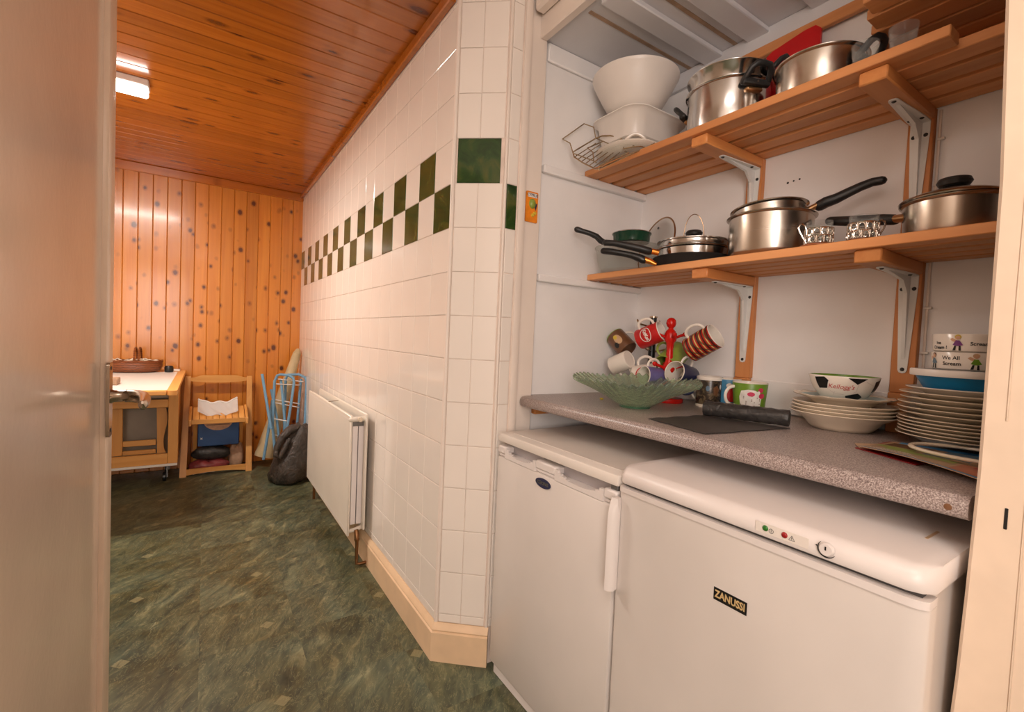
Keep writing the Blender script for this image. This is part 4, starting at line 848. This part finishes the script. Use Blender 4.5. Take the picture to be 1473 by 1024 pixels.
# big saucepan with a smaller pan standing in it
bs = thing('saucepan', 'wide brushed steel saucepan in the middle of the lower shelf', 'saucepan', (1.33, .722, ZL))
local('pan_body', MB().lathe(pot_prof(.105, .1065, .118, rim=.0065, cr=.018), 72), MT['steel_brushed'], bs, smooth=50)
ns = thing('saucepan', 'smaller steel pan with long black handle tilted inside wide saucepan', 'saucepan', (1.332, .722, ZL + .045))
tm = Matrix.Rotation(-.09, 4, 'X')
local('pan_body', MB().lathe(pot_prof(.089, .0925, .100, rim=.006, cr=.015), 64).xf(tm), MT['steel_brushed'], ns, smooth=50)
part('ferrule', MB().tube([d_(1160, 303, 1.29), d_(1168, 299, 1.285), d_(1178, 294, 1.28)], .010, 12, h=.008), MT['brass'], ns)
part('handle', MB().bar([d_(1179, 296, 1.28), d_(1188, 291, 1.27), d_(1203, 285.5, 1.255), d_(1220, 277, 1.24), d_(1238, 268.5, 1.222), d_(1255, 262, 1.205), d_(1269, 259.5, 1.19)], [.014, .014, .0135, .013, .012, .011, .0105], n=16, h=[.015, .016, .014, .012, .011, .011, .011], up=(.84, -.55, .0)), MT['bakelite'], ns)
# glass cups in silver holders on wooden coasters
def cup(lab, loc, s_, lab2, r=.0285, h=.056):
    k_ = tag(obj('coaster', MB().lathe([(0, 0), (.036, 0), (.0385, .003), (.038, .0055), (.034, .0065), (0, .0055)], 36), MT['coaster'], loc=loc), lab2, 'coaster', 'wooden coasters under the glass cups')
    c = thing('glass_cup', lab, 'cup', (loc[0], loc[1], loc[2] + .0067), 0, 'glass cups in silver holders')
    local('glass', MB().lathe([(0, .001), (r - .006, .001), (r - .002, .004), (r, h), (r - .0022, h), (r - .004, .006), (0, .005)], 40), MT['glass'], c)
    q = MB(); R = r + .0014
    for z, rr in ((.002, .0016), (.020, .0012), (.038, .0017)): q.tube([(R * math.cos(a), R * math.sin(a), z) for a in [2 * PI * k / 40 for k in range(40)]], rr, 6, closed=True)
    for row, z in ((0, .011), (1, .029)):
        for k in range(12):
            a0 = 2 * PI * (k + .5 * row) / 12
            q.tube([(R * math.cos(a0 + .2 * math.cos(t)), R * math.sin(a0 + .2 * math.cos(t)), z + .0078 * math.sin(t)) for t in [2 * PI * j / 9 for j in range(9)]], .0014, 5, closed=True)
            a1 = a0 + PI / 12; q.tube([(R * math.cos(a1), R * math.sin(a1), z - .008), (R * math.cos(a1), R * math.sin(a1), z + .008)], .0012, 5)
    local('silver_holder', q, MT['silver'], c)
    dx, dy = s_ * RX, s_ * RY; path = [(R, .028), (R + .002, .038), (R + .006, .047), (R + .012, .050), (R + .018, .047), (R + .0205, .040), (R + .017, .030), (R + .009, .017), (R + .003, .008), (R, .003)]
    local('handle', MB().tube([(dx * a, dy * a, z) for a, z in path], .0021, 8), MT['silver'], c)
cup('small glass cup in silver filigree holder, handle left, beside wide saucepan', (1.248, .557, ZL), -1, 'round wooden coaster under the left handled glass cup')
cup('glass cup in silver filigree holder, handle right, beside lidded pan', (1.262, .470, ZL), 1, 'round wooden coaster under the right handled glass cup')
rp = thing('saucepan', 'steel pan with domed lid and black knob at right end of lower shelf', 'saucepan', (1.338, .336, ZL))
local('pan_body', MB().lathe(pot_prof(.081, .084, .080, rim=.006, cr=.014), 72), MT['steel_brushed'], rp, smooth=50)
local('lid', MB().lathe([(.0905, .0815), (.092, .084), (.090, .087), (.07, .095), (.045, .103), (.026, .1085), (.020, .113), (.0, .113), (0, .0815), (.0905, .0815)], 64), MT['steel_brushed'], rp, smooth=50)
local('knob', MB().lathe([(0, .1132), (.016, .1132), (.026, .116), (.030, .123), (.027, .130), (.016, .133), (0, .1335)], 36), MT['bakelite'], rp)
part('ferrule', MB().tube([d_(1306, 313, 1.04), d_(1296, 314, 1.06), d_(1287, 315, 1.08)], .011, 12, h=.0095), MT['brass'], rp)
part('handle', MB().bar([d_(1287, 316, 1.08), d_(1270, 316, 1.10), d_(1245, 317, 1.14), d_(1218, 318, 1.19), d_(1194, 318, 1.24)], [.013, .013, .0125, .012, .0115], n=14, h=[.012, .013, .013, .0125, .0115]), MT['bakelite'], rp)

# ------------------------------------------------------------------ upper shelf
RKR = 1.25
def lug(th, r, z, phi, w=.040, ferr=True):
    X = Matrix.Rotation(phi, 4, 'Z'); q = MB()
    q.bar([(r + .006, -w * .9, z - .006), (r + .016, -w * .86, z + .004), (r + .032, -w * .72, z + .022), (r + .040, -w * .45, z + .030), (r + .042, 0, z + .031), (r + .040, w * .45, z + .030), (r + .032, w * .72, z + .022), (r + .016, w * .86, z + .004), (r + .006, w * .9, z - .006)], .0085, n=12, h=.0075)
    q.box(r + .002, r + .020, -w, w, z - .014, z + .003, .005, X=None, seg=2)
    h = local('lug_handle', q.xf(X), MT['bakelite'], th)
    local('ferrule', MB().box(r - .006, r + .010, -w * .62, w * .62, z - .026, z - .0142, .004).xf(X), MT['brass'], h)
    local('rivet', MB().lathe([(0, .0022), (.003, .0018), (.0034, 0)], 12, 0, Matrix.Translation((r + .0195, 0, z - .006)) @ Matrix.Rotation(PI / 2, 4, 'Y')).xf(X), MT['steel'], h)
sk_ = thing('stockpot', 'tall polished steel stockpot with two black lug handles on upper shelf', 'pot', (1.318, .868, ZU))
local('pot_body', MB().lathe(pot_prof(.114, .1155, .138, rim=.006, cr=.014), 80), MT['steel'], sk_, smooth=50)
lug(sk_, .1155, .116, -PI / 2 - .42); lug(sk_, .1155, .104, PI / 2 + .25)
st = thing('steamer_insert', 'shallow steel steamer pan set in the top of the tall stockpot', 'pot', (1.318, .868, ZU + .112))
local('insert_body', MB().lathe(pot_prof(.098, .1125, .071, rim=.0065, cr=.012), 80), MT['steel'], st, smooth=50)
lug(st, .1125, .050, -PI / 2 + .28)
p2 = thing('stockpot', 'lower steel stockpot with black lug handles, right of tall stockpot', 'pot', (1.318, .612, ZU))
local('pot_body', MB().lathe(pot_prof(.097, .099, .110, rim=.0055, cr=.014), 80), MT['steel_brushed'], p2, smooth=50)
lug(p2, .099, .074, -PI / 2 - .15, .034)
tag(obj('chopping_board', MB().prism([(.675, ZU + .0005), (.815, ZU + .0005), (.832, ZU + .26), (.828, ZU + .278), (.812, ZU + .288), (.72, ZU + .305), (.69, ZU + .305), (.675, ZU + .29)], 1.444, 1.4525, 'x'), MT['red_pl']), 'bright red plastic board standing against the wall behind the stockpots', 'board')
for i, (x, y, lab) in enumerate(((1.22, .475, 'small clear glass tumbler on upper shelf beside the lower stockpot'), (1.215, .405, 'small clear glass tumbler nearest the end of the upper shelf front'))):
    tag(obj('glass_tumbler', MB().lathe([(0, .002), (.018, .001), (.020, .003), (.026, .060), (.0245, .060), (.0185, .008), (0, .007)], 28), MT['glass'], loc=(x, y, ZU)), lab, 'glass', 'tumblers on the upper shelf')
# wire rack, glass dish, white plates, basin and conical bowl
gd = tag(obj('glass_dish', MB().lathe([(0, .001), (.07, .001), (.085, .008), (.112, .040), (.114, .042), (.110, .042), (.082, .012), (.068, .005), (0, .005)], 48), MT['glass'], loc=(1.245, 1.19, ZU)), 'shallow clear glass dish beneath the white plates on the upper shelf', 'dish')
plate('white_plate', 'broad white plate lying in the clear glass dish', [(0, .018), (.07, .018), (.08, .021), (.115, .036), (.118, .039), (.114, .040), (.08, .026), (0, .023)], (1.245, 1.19, ZU + .004), 'china')
wl = thing('oval_cover', 'white oval casserole lid with looped handle beneath the white basin', 'lid', (1.255, 1.19, ZU + .0445))
local('lid_body', MB().lathe([(0, .002), (.07, .001), (.108, 0), (.112, .002), (.110, .006), (.09, .018), (.06, .026), (0, .029), (0, .002)], 56), MT['china'], wl, smooth=50)
lh = [(-.102 * math.cos(a) + .0 , -.102 * math.sin(a), .010 + .016 * math.sin(PI * k / 14)) for k, a in enumerate([.55 + .62 * j / 14 for j in range(15)])]
local('loop_handle', MB().bar(lh, .006, n=10, h=.0045), MT['china'], wl)
bn = thing('washing_up_basin', 'white rectangular plastic basin under the conical bowl on upper shelf', 'basin', (1.307, 1.211, ZU + .0740))
rings = [(.035, .0, .05), (.024, .006, .055), (.010, .080, .06), (.0, .0875, .064), (-.004, .089, .066), (-.004, .0925, .066), (.003, .0925, .062), (.012, .082, .058), (.027, .010, .053), (.04, .004, .048)]
vs = []; fs = []; 
for ins_, z, rr in rings: vs += [(x, y, z) for x, y in rrect(-.145 + ins_, .145 - ins_, -.118 + ins_, .118 - ins_, rr, 7)]
n = len(vs) // len(rings)
for i in range(len(rings) - 1):
    for k in range(n): fs.append((i * n + k, i * n + (k + 1) % n, i * n + n + (k + 1) % n, i * n + n + k))
fs += [tuple(range(n)), tuple((len(rings) - 1) * n + k for k in range(n))]
local('basin_shell', MB().add(vs, fs), MT['pvc'], bn, smooth=50)
cb = thing('mixing_bowl', 'large white conical plastic bowl atop the white basin under alcove ceiling', 'bowl', (1.237, 1.174, ZU + .1668))
local('bowl_shell', MB().lathe([(0, .003), (.072, 0), (.082, .004), (.094, .020), (.113, .052), (.132, .088), (.1425, .110), (.1455, .114), (.147, .121), (.144, .123), (.138, .110), (.127, .086), (.108, .052), (.088, .020), (0, .007)], 72), MT['pvc'], cb, smooth=50)
rk = thing('wire_rack', 'chrome wire rack overhanging the left front corner of the upper shelf', 'rack', (1.16, 1.2, ZU))
q = MB()
W_ = lambda L, r=.0017: q.tube([d_(a, b, c if c < 1.6 else 1.6 + (c - 1.6) * .5) for a, b, c in L], r * RKR, 7)
W_([(824, 219, 1.68), (820, 206, 1.69), (809, 200, 1.70), (840, 178, 1.78), (854, 183, 1.76), (857, 199, 1.74)])
part('end_loop', q, MT['wire'], rk); q = MB()
W_([(857, 199, 1.74), (830, 215, 1.70), (824, 219, 1.68), (826, 226, 1.67), (838, 234, 1.64), (856, 243, 1.60), (866, 241, 1.58), (900, 225, 1.53), (930, 212, 1.50), (942, 206, 1.50)], .002)
W_([(857, 199, 1.74), (866, 195.5, 1.72), (878, 195, 1.69), (890, 198, 1.65), (905, 206, 1.58), (913, 211, 1.55)], .002); W_([(897, 201, 1.62), (897, 214, 1.56), (912, 211, 1.54), (922, 210.5, 1.53), (931, 213, 1.51)])
part('rim_wire', q, MT['wire'], rk); q = MB()
for k in range(7):
    u = k / 6; W_([(826 + 34 * u, 226 + 17 * u, 1.67 - .08 * u), (857 + 40 * u, 206 + 9 * u, 1.73 - .13 * u)], .0014)
W_([(858, 199, 1.74), (897, 216, 1.60), (904, 220, 1.55)], .0016); W_([(826, 221, 1.675), (853, 231, 1.62), (858, 234, 1.60)], .0016); W_([(862, 238, 1.585), (905, 219, 1.535)], .0014)
part('base_wires', q, MT['wire'], rk); q = MB()
W_([(868, 203, 1.66), (845, 213, 1.64), (853, 219, 1.62), (854, 232, 1.60)]); W_([(862, 240, 1.585), (862, 245, 1.585)]); W_([(937, 207, 1.505), (937, 213, 1.505)])
part('upright_wires', q, MT['wire'], rk)
# ------------------------------------------------------------------ corridor: radiator
rd = thing('radiator', 'white double panel radiator on the tiled corridor wall', 'radiator', (.608, 2.72, .13))
y0, y1, z0, z1 = 2.205, 3.25, .138, .706
part('front_panel', MB().box(.571, .582, y0, y1, z0, z1, .003), MT['radiator'], rd)
part('rear_panel', MB().box(.634, .645, y0 - .03, y1, z0 + .03, z1 + .012, .003), MT['radiator'], rd)
for x0, x1 in ((.583, .606), (.610, .633)): part('side_strip', MB().box(x0, x1, y0 - .002, y0 + .012, z0 + .055, z1 - .048, .001), MT['rad_side'], rd)
part('slot_shade', MB().box(.583, .633, y0 + .013, y0 + .016, z0 + .055, z1 - .03), MT['gasket_and_shade'], rd)  # dark sheet painted as the shade inside the side slot
q = MB()
for k in range(60): yk = y0 + .04 + (y1 - y0 - .08) * k / 59; q.box(.584, .632, yk - .0012, yk + .0012, z0 + .08, z1 - .045)
part('convector_fins', q, MT['zinc'], rd, kind='stuff')
q = MB()
for k in range(46): yk = y0 + .02 + .6 * k / 45 * (y1 - y0 - .04) / .6; q.box(.5705, .5715, yk - .004, yk + .004, z0 + .020, z0 + .026); q.box(.5705, .5715, yk - .004, yk + .004, z1 - .022, z1 - .016)
part('panel_dimples', q, MT['rad_side'], rd, kind='stuff')
part('top_manifold', MB().rod((.590, y0 + .03, z1 - .018), (.590, y1 - .03, z1 - .018), .012, 14), MT['radiator'], rd)
part('cross_link', MB().bar([(.575, y0 + .006, z1 - .016), (.61, y0 - .002, z1 - .014), (.64, y0 + .006, z1 - .016)], .012, n=14), MT['radiator'], rd)
part('corner_plate', MB().box(.582, .634, y0 + .004, y0 + .010, z1 - .055, z1 - .022), MT['zinc'], rd)
part('bleed_plug', MB().lathe([(0, .012), (.006, .012), (.007, .009), (.011, .008), (.012, 0)], 20, 0, Matrix.Translation((.611, y0 - .012, z1 - .014)) @ Matrix.Rotation(PI / 2, 4, 'X')), MT['china_cream'], rd)
part('bottom_link', MB().bar([(.585, y0 + .01, z0 + .022), (.605, y0 - .004, z0 + .030), (.636, y0 + .006, z0 + .034)], .010, n=12), MT['radiator'], rd)
part('stay_wire', MB().rod((.577, 2.72, z1 - .002), (.64, 2.72, z1 + .004), .002, 6), MT['wire'], rd)
q = MB().tube([(.610, y0 - .010, z0 + .030), (.610, y0 - .022, z0 + .012), (.610, y0 - .026, z0 - .008)], [.010, .012, .011], 14); q.tube([(.610, y0 - .026, z0 - .008), (.610, y0 - .028, z0 - .02), (.610, y0 - .03, .035)], [.013, .008, .0075], 12)
q.bar([(.610, y0 - .030, .036), (.610, y0 - .031, .016), (.622, y0 - .034, .012), (.652, y0 - .036, .014)], .0075, n=10)
part('valve_pipe', q, MT['copper'], rd, label='tarnished valve with copper pipe running into the skirting')
part('valve_pipe', MB().tube([(.61, y1 - .05, z0 + .01), (.61, y1 - .05, .001)], .0085, 10), MT['copper'], rd)

# ------------------------------------------------------------------ corridor: bin bag, airer, roll
bg = thing('bin_bag', 'full dark brown bin bag slumped between airer and radiator', 'bag', (.515, 3.66, 0))
def bw(r, z, a): k = min(1, z / .1); return r * (1 + .07 * math.sin(3 * a + z * 9) + .04 * math.sin(7 * a - z * 22) + .025 * math.sin(13 * a + z * 31)), z + .012 * math.sin(4 * a + 1) * k
local('bag_body', MB().lathe([(0, .0), (.07, .0), (.115, .012), (.134, .05), (.136, .11), (.126, .19), (.114, .26), (.098, .33), (.070, .385), (.05, .40), (.035, .395), (0, .385)], 56, wob=bw).xf(Matrix.Translation((0, 0, 0)) @ Matrix.Shear('XY', 4, (.18, .05))), MT['binbag'], bg, smooth=60)
local('bag_neck', MB().bar([(.05, -.02, .392), (-.005, -.06, .385), (-.055, -.08, .34), (-.085, -.085, .27), (-.092, -.09, .215), (-.065, -.10, .20), (-.04, -.10, .26), (-.01, -.09, .32)], [.028, .028, .024, .020, .018, .016, .018, .014], n=12), MT['binbag'], bg)
ar = thing('clothes_airer', 'folded pale blue wire clothes airer leaning in the corner', 'airer', (.52, 4.0, 0))
def A_(nm, L, r=.0085, m='powder_blue'): return part(nm, MB().tube([d_(*p) for p in L], r, 8), MT[m], ar)
A_('leg', [(377, 538, 3.55), (383, 575, 3.53), (390, 617, 3.5)], .010); A_('leg', [(392, 575, 3.6), (386, 620, 3.58), (379, 661, 3.56)], .010)
A_('frame', [(396, 655, 3.55), (392, 612, 3.56), (395, 548, 3.6), (399, 540, 3.6), (404, 538.5, 3.6), (416, 540, 3.6), (422, 544, 3.6), (423, 550, 3.6), (418, 585, 3.57), (412, 622, 3.54)], .010)
A_('frame', [(408, 640, 3.66), (411, 545, 3.7), (414, 539, 3.7), (430, 538.5, 3.7), (439, 543, 3.68), (441, 550, 3.68), (439, 600, 3.65), (437, 630, 3.62)], .010)
A_('leg', [(404, 545, 3.64), (407, 575, 3.62), (411, 620, 3.6)], .010); A_('leg', [(433, 545, 3.72), (430, 580, 3.7), (426, 625, 3.66)], .010); A_('leg', [(390, 560, 3.62), (398, 600, 3.6), (403, 650, 3.57)], .009)
for a, b2, c3 in (((394, 552, 3.6), (432, 554, 3.68), .004), ((391, 574, 3.59), (432, 581, 3.67), .004), ((394, 579, 3.59), (430, 586, 3.67), .004), ((392, 602, 3.57), (416, 606, 3.56), .004), ((391, 624, 3.56), (408, 629, 3.6), .004), ((399, 545, 3.61), (437, 549, 3.68), .004)): A_('rail', [a, b2], c3, 'pvc')
rl = thing('card_tube', 'tall tapered beige card roll leaning in the corner behind the airer', 'roll', (.43, 4.2, 0))
pa, pb = d_(381, 652, 3.70), d_(427, 509, 3.84); pa.z = max(pa.z, .075)
part('tube', MB().tube([pa + (pa - pb) * .03, pa, (pa + pb) / 2, pb], [.070, .070, .052, .031], 20), MT['paperroll'], rl)
part('end_cap', MB().bar([pb + (pb - pa) * .004, pb + (pb - pa) * .03], [.031, .022], n=16), MT['paperroll'], rl)

# ------------------------------------------------------------------ corridor: folding chair and what is on and under it
ch = thing('folding_chair', 'beech folding chair with slatted seat leaning against knotty pine wall', 'chair', (.09, 4.1, 0))
def lean(z): return 4.055 + .185 * z / .715
def upright(xb_, xt_):
    vs = [(xb_ - .020, lean(0) - .012, 0), (xb_ + .020, lean(0) - .012, 0), (xb_ + .020, lean(0) + .012, 0), (xb_ - .020, lean(0) + .012, 0), (xt_ - .018, lean(.715) - .012, .712), (xt_ + .018, lean(.715) - .012, .712), (xt_ + .018, lean(.715) + .012, .712), (xt_ - .018, lean(.715) + .012, .712)]
    part('upright', MB().add(vs, [(3, 2, 1, 0), (4, 5, 6, 7), (0, 1, 5, 4), (1, 2, 6, 5), (2, 3, 7, 6), (3, 0, 4, 7)]), MT['beech_z'], ch)
upright(-.118, -.101); upright(.296, .300)
n = 20; tp = []; 
for k in range(n + 1): u = k / n; tp.append((-.083 + .365 * u, .702 + .018 * min(1, max(0, (u - .06) / .12), max(0, (.94 - u) / .12))))
for k in range(n, -1, -1): u = k / n; tp.append((-.083 + .365 * u, .668 - .012 * (1 - (2 * u - 1) ** 2) + .008))
part('top_rail', MB().prism(tp, lean(.69) - .009, lean(.69) + .009, 'y'), MT['beech_x'], ch)
bp = [(-.098 + .374 * k / n, .052) for k in range(n + 1)] + [(-.098 + .374 * k / n, .008 + .014 * (1 - (2 * k / n - 1) ** 2)) for k in range(n, -1, -1)]
part('bottom_rail', MB().prism(bp, lean(.03) - .009, lean(.03) + .009, 'y'), MT['beech_x'], ch)
SH = Matrix.Identity(4); SH[2][1] = .36; SH[2][3] = -.36 * 3.965
for k in range(8): part('seat_slat', MB().box(-.158 + k * .0405, -.158 + k * .0405 + .037, 3.965, 4.135, .418, .432, .003).xf(SH @ Matrix.Translation((.095, 0, 0)) ), MT['beech_y'], ch)
for x0 in (-.088, .262): part('seat_rail', MB().box(x0, x0 + .018, 3.955, 4.15, .385, .4325, .003).xf(SH), MT['beech_y'], ch)
part('seat_front', MB().box(-.07, .262, 3.955, 3.9635, .395, .428, .002), MT['beech_x'], ch)
for x0 in (-.062, .236): part('rear_leg', MB().box(-.012, .012, -.009, .009, 0, .42, .002).xf(Matrix.Translation((x0 + .012, 4.27, .0)) @ Matrix.Rotation(.28, 4, 'X')), MT['beech_z'], ch)
tr = thing('plastic_tray', 'crumpled clear plastic tray lying on the chair seat', 'tray', (.1, 4.05, .4325))
def trw(u, v): return (-.035 + .25 * u, 4.00 + .12 * v, .449 + .043 * v + .055 * (abs(2 * u - 1) ** 4) * .6 + .035 * v ** 3 + .006 * math.sin(u * 17 + v * 5))
part('tray_film', MB().grid(trw, 24, 8, thick=.0025), MT['clear_pl'], tr)
part('tray_rim', MB().tube([trw(u / 20, 1) for u in range(21)], .006, 8), MT['pvc'], tr)
bx = thing('carton', 'blue carton with pale oval label beneath the chair seat', 'carton', (.09, 4.2, .19))
part('box', MB().box(-.034, .232, 4.13, 4.225, .195, .385, .006), MT['box_blue'], bx)
e = [(.095 + .095 * math.cos(a), .385 + .072 * math.sin(a)) for a in [-PI + PI * k / 24 for k in range(25)]]
part('label', MB().prism([(x, min(z, .3835)) for x, z in e], 4.1285, 4.13, 'y'), MT['p_skin'], bx); v, f = text2d('classic', .022); 
q = MB()
for z, w in ((.366, .06), (.353, .075)): q.box(.095 - w, .095 + w, 4.1278, 4.1284, z, z + .004)
part('label_lines', q, MT['p_brown'], bx, label='faint print on the label'); 
part('white_star', MB().prism([(-.01 + (.012 if k % 2 else .004) * math.cos(k * PI / 4), .255 + (.012 if k % 2 else .004) * math.sin(k * PI / 4)) for k in range(8)], 4.1285, 4.13, 'y'), MT['p_white'], bx)
def blob(nm, lab, cat, loc, sx_, sy_, sz_, mat, seed):
    rr = random.Random(seed); ph = [rr.uniform(0, 6) for _ in range(6)]
    def w(r, z, a): return r * (1 + .10 * math.sin(3 * a + ph[0]) + .06 * math.sin(5 * a + ph[1] + z * 3) + .035 * math.sin(11 * a + ph[2] + z * 9)), z + .07 * math.sin(2 * a + ph[3]) * min(1, z) + .05 * math.sin(6 * a + ph[4]) * min(1, z)
    P_ = [(0, 0)] + [(1.0 * math.sin(PI * (k + 1) / 11) ** .6, .5 - .5 * math.cos(PI * (k + 1) / 11)) for k in range(10)] + [(0, 1)]
    tag(obj(nm, MB().lathe(P_, 40, wob=w).xf(Matrix.Diagonal((sx_, sy_, sz_, 1))), MT[mat], loc=loc, smooth=60), lab, cat)
blob('carrier_bag', 'red and pink cloth bundle in clear plastic on the floor beneath the chair', 'bundle', (.03, 4.165, 0), .125, .05, .085, 'cloth_pink', 4)
blob('carrier_bag', 'crumpled shiny black bag squashed beneath the blue carton', 'bag', (.06, 4.175, .088), .125, .05, .098, 'film', 5)
blob('cloth_bundle', 'beige fabric bundle beside the black bag under the chair', 'bundle', (.222, 4.17, 0), .05, .05, .185, 'cloth_beige', 6)
tag(obj('paper_sheet', MB().grid(lambda u, v: (-.06 + .14 * u, 4.085 + .03 * v + .03 * u, .003 + .004 * math.sin(u * 7) ** 2), 10, 3, thick=.0015), MT['china_cream']), 'scrap of white paper on the floor under the chair', 'paper')

# ------------------------------------------------------------------ corridor: drop leaf table with basket
tb = thing('drop_leaf_table', 'beech drop-leaf table with white top at far end beside the chair', 'table', (-.5, 3.9, 0))
X0, X1, Y0, Y1 = -.96, -.117, 2.985, 4.295
part('top_inset', MB().box(X0, X1 - .045, Y0 + .045, Y1 - .12, .7305, .7515), MT['melamine'], tb)
pl2 = rrect(X0, X1, Y0, Y1 - .0, .035, 5)
q = MB(); q.prism(rrect(X1 - .0445, X1, Y0, Y1, .020, 5), .728, .752); part('edge_board', q, MT['beech_y'], tb)
part('edge_board', MB().box(X0, X1 - .045, Y0, Y0 + .0445, .728, .752, .004), MT['beech_x'], tb)
part('edge_board', MB().box(X0, X1 - .045, Y1 - .119, Y1, .728, .752, .004), MT['beech_x'], tb)
part('white_block', MB().box(-.205, -.15, Y1 - .085, Y1 - .02, .7521, .765, .003), MT['melamine'], tb)
YB = 3.95
part('stile', MB().box(-.202, -.145, YB, YB + .025, .135, .727, .002), MT['beech_z'], tb)
part('side_panel', MB().box(-.166, -.146, YB + .0255, 4.27, .135, .727, .002), MT['beech_z'], tb)
part('rail', MB().box(-.9, -.2025, YB, YB + .024, .135, .205, .002), MT['beech_x'], tb)
part('white_base_strip', MB().box(-.9, -.147, YB - .004, YB + .02, .118, .1345, .002), MT['melamine'], tb)
part('drawer_front', MB().box(-.9, -.2025, YB + .02, YB + .035, .59, .725), MT['grey_panel'], tb)
part('rail', MB().box(-.9, -.2025, YB - .002, YB + .02, .525, .5795, .003), MT['beech_x'], tb)
wv = [(-.262, .206), (-.212, .206)] + [(-.214 - .010 * math.sin(PI * 2 * k / 14) - .004, .206 + .318 * k / 14) for k in range(1, 15)] + [(-.268, .524)]
part('stored_chair_leg', MB().prism(wv, YB + .03, YB + .05, 'y'), MT['beech_z'], tb)
part('stored_chair_leg', MB().box(-.52, -.448, YB + .03, YB + .05, .206, .524, .003), MT['beech_z'], tb)
part('stored_chair_rail', MB().box(-.447, -.27, YB + .04, YB + .055, .262, .30, .002), MT['beech_x'], tb)
part('stored_chair_rail', MB().box(-.447, -.27, YB + .03, YB + .05, .2065, .235, .002), MT['beech_x'], tb)
part('back_panel', MB().box(-.9, -.167, YB + .2, YB + .21, .135, .727), MT['grey_panel'], tb)
for x0 in (-.22, -.85):
    for y_ in (YB + .05, 4.22): part('castor', MB().lathe([(0, -.01), (.03, -.01), (.034, -.006), (.034, .006), (.03, .01), (0, .01)], 18, 0, Matrix.Translation((x0, y_, .0345)) @ Matrix.Rotation(PI / 2, 4, 'Y')), MT['black'], tb); part('castor_stem', MB().box(x0 + .011, x0 + .019, y_ - .012, y_ + .012, .03, .118), MT['zinc'], tb)
part('leaf_support', MB().box(-.80, -.775, 3.1, 3.94, .69, .727, .002), MT['beech_y'], tb); part('leaf_leg', MB().box(-.80, -.765, 3.1, 3.14, 0, .69, .003), MT['beech_z'], tb)
bk = thing('wicker_basket', 'oval brown wicker basket with hooped handle on white table', 'basket', (-.41, 4.16, .752))
osc = Matrix.Diagonal((1.55, .95, 1.35, 1))
local('basket_body', MB().lathe([(0, .001), (.078, .001), (.094, .010), (.104, .032), (.103, .058), (.098, .058), (.098, .034), (.088, .012), (0, .008)], 48).xf(osc), MT['wicker'], bk, smooth=60)
local('rim', MB().tube([(.1585 * math.cos(a), .097 * math.sin(a), .079 + .003 * math.sin(12 * a)) for a in [2 * PI * k / 48 for k in range(48)]], .007, 8, closed=True), MT['wicker'], bk)
for x0 in (-.012, .012): local('hoop_handle', MB().tube([(x0 + .02, -.094 * math.cos(a), .075 + .095 * math.sin(a)) for a in [PI * k / 18 for k in range(19)]], .006, 8), MT['wicker'], bk)
q = MB(); rr = random.Random(2)
for i in range(26):
    a = rr.uniform(0, 6.28); d = rr.uniform(0, .085); x, y = 1.5 * d * math.cos(a), .9 * d * math.sin(a); q.tube([(x - .03, y, .074), (x, y + rr.uniform(-.02, .02), .082 + rr.uniform(0, .012)), (x + .03, y + rr.uniform(-.02, .02), .074)], .0035, 5)
local('white_filling', q, MT['china_cream'], bk, label='white shredded filling in the basket', kind='stuff')
tag(obj('black_jar', MB().lathe([(0, .001), (.024, .001), (.027, .005), (.027, .036), (.022, .044), (.020, .046), (0, .047)], 28), MT['black'], loc=(-.212, 4.14, .7521)), 'small black jar on the table corner beside the wicker basket', 'jar')
tag(obj('wooden_block', MB().box(-.05, .05, -.06, .06, 0, .035, .004), MT['cloth_beige'], loc=(-.445, 3.35, .7521)), 'small brown block on the white table top beside the door edge', 'block')
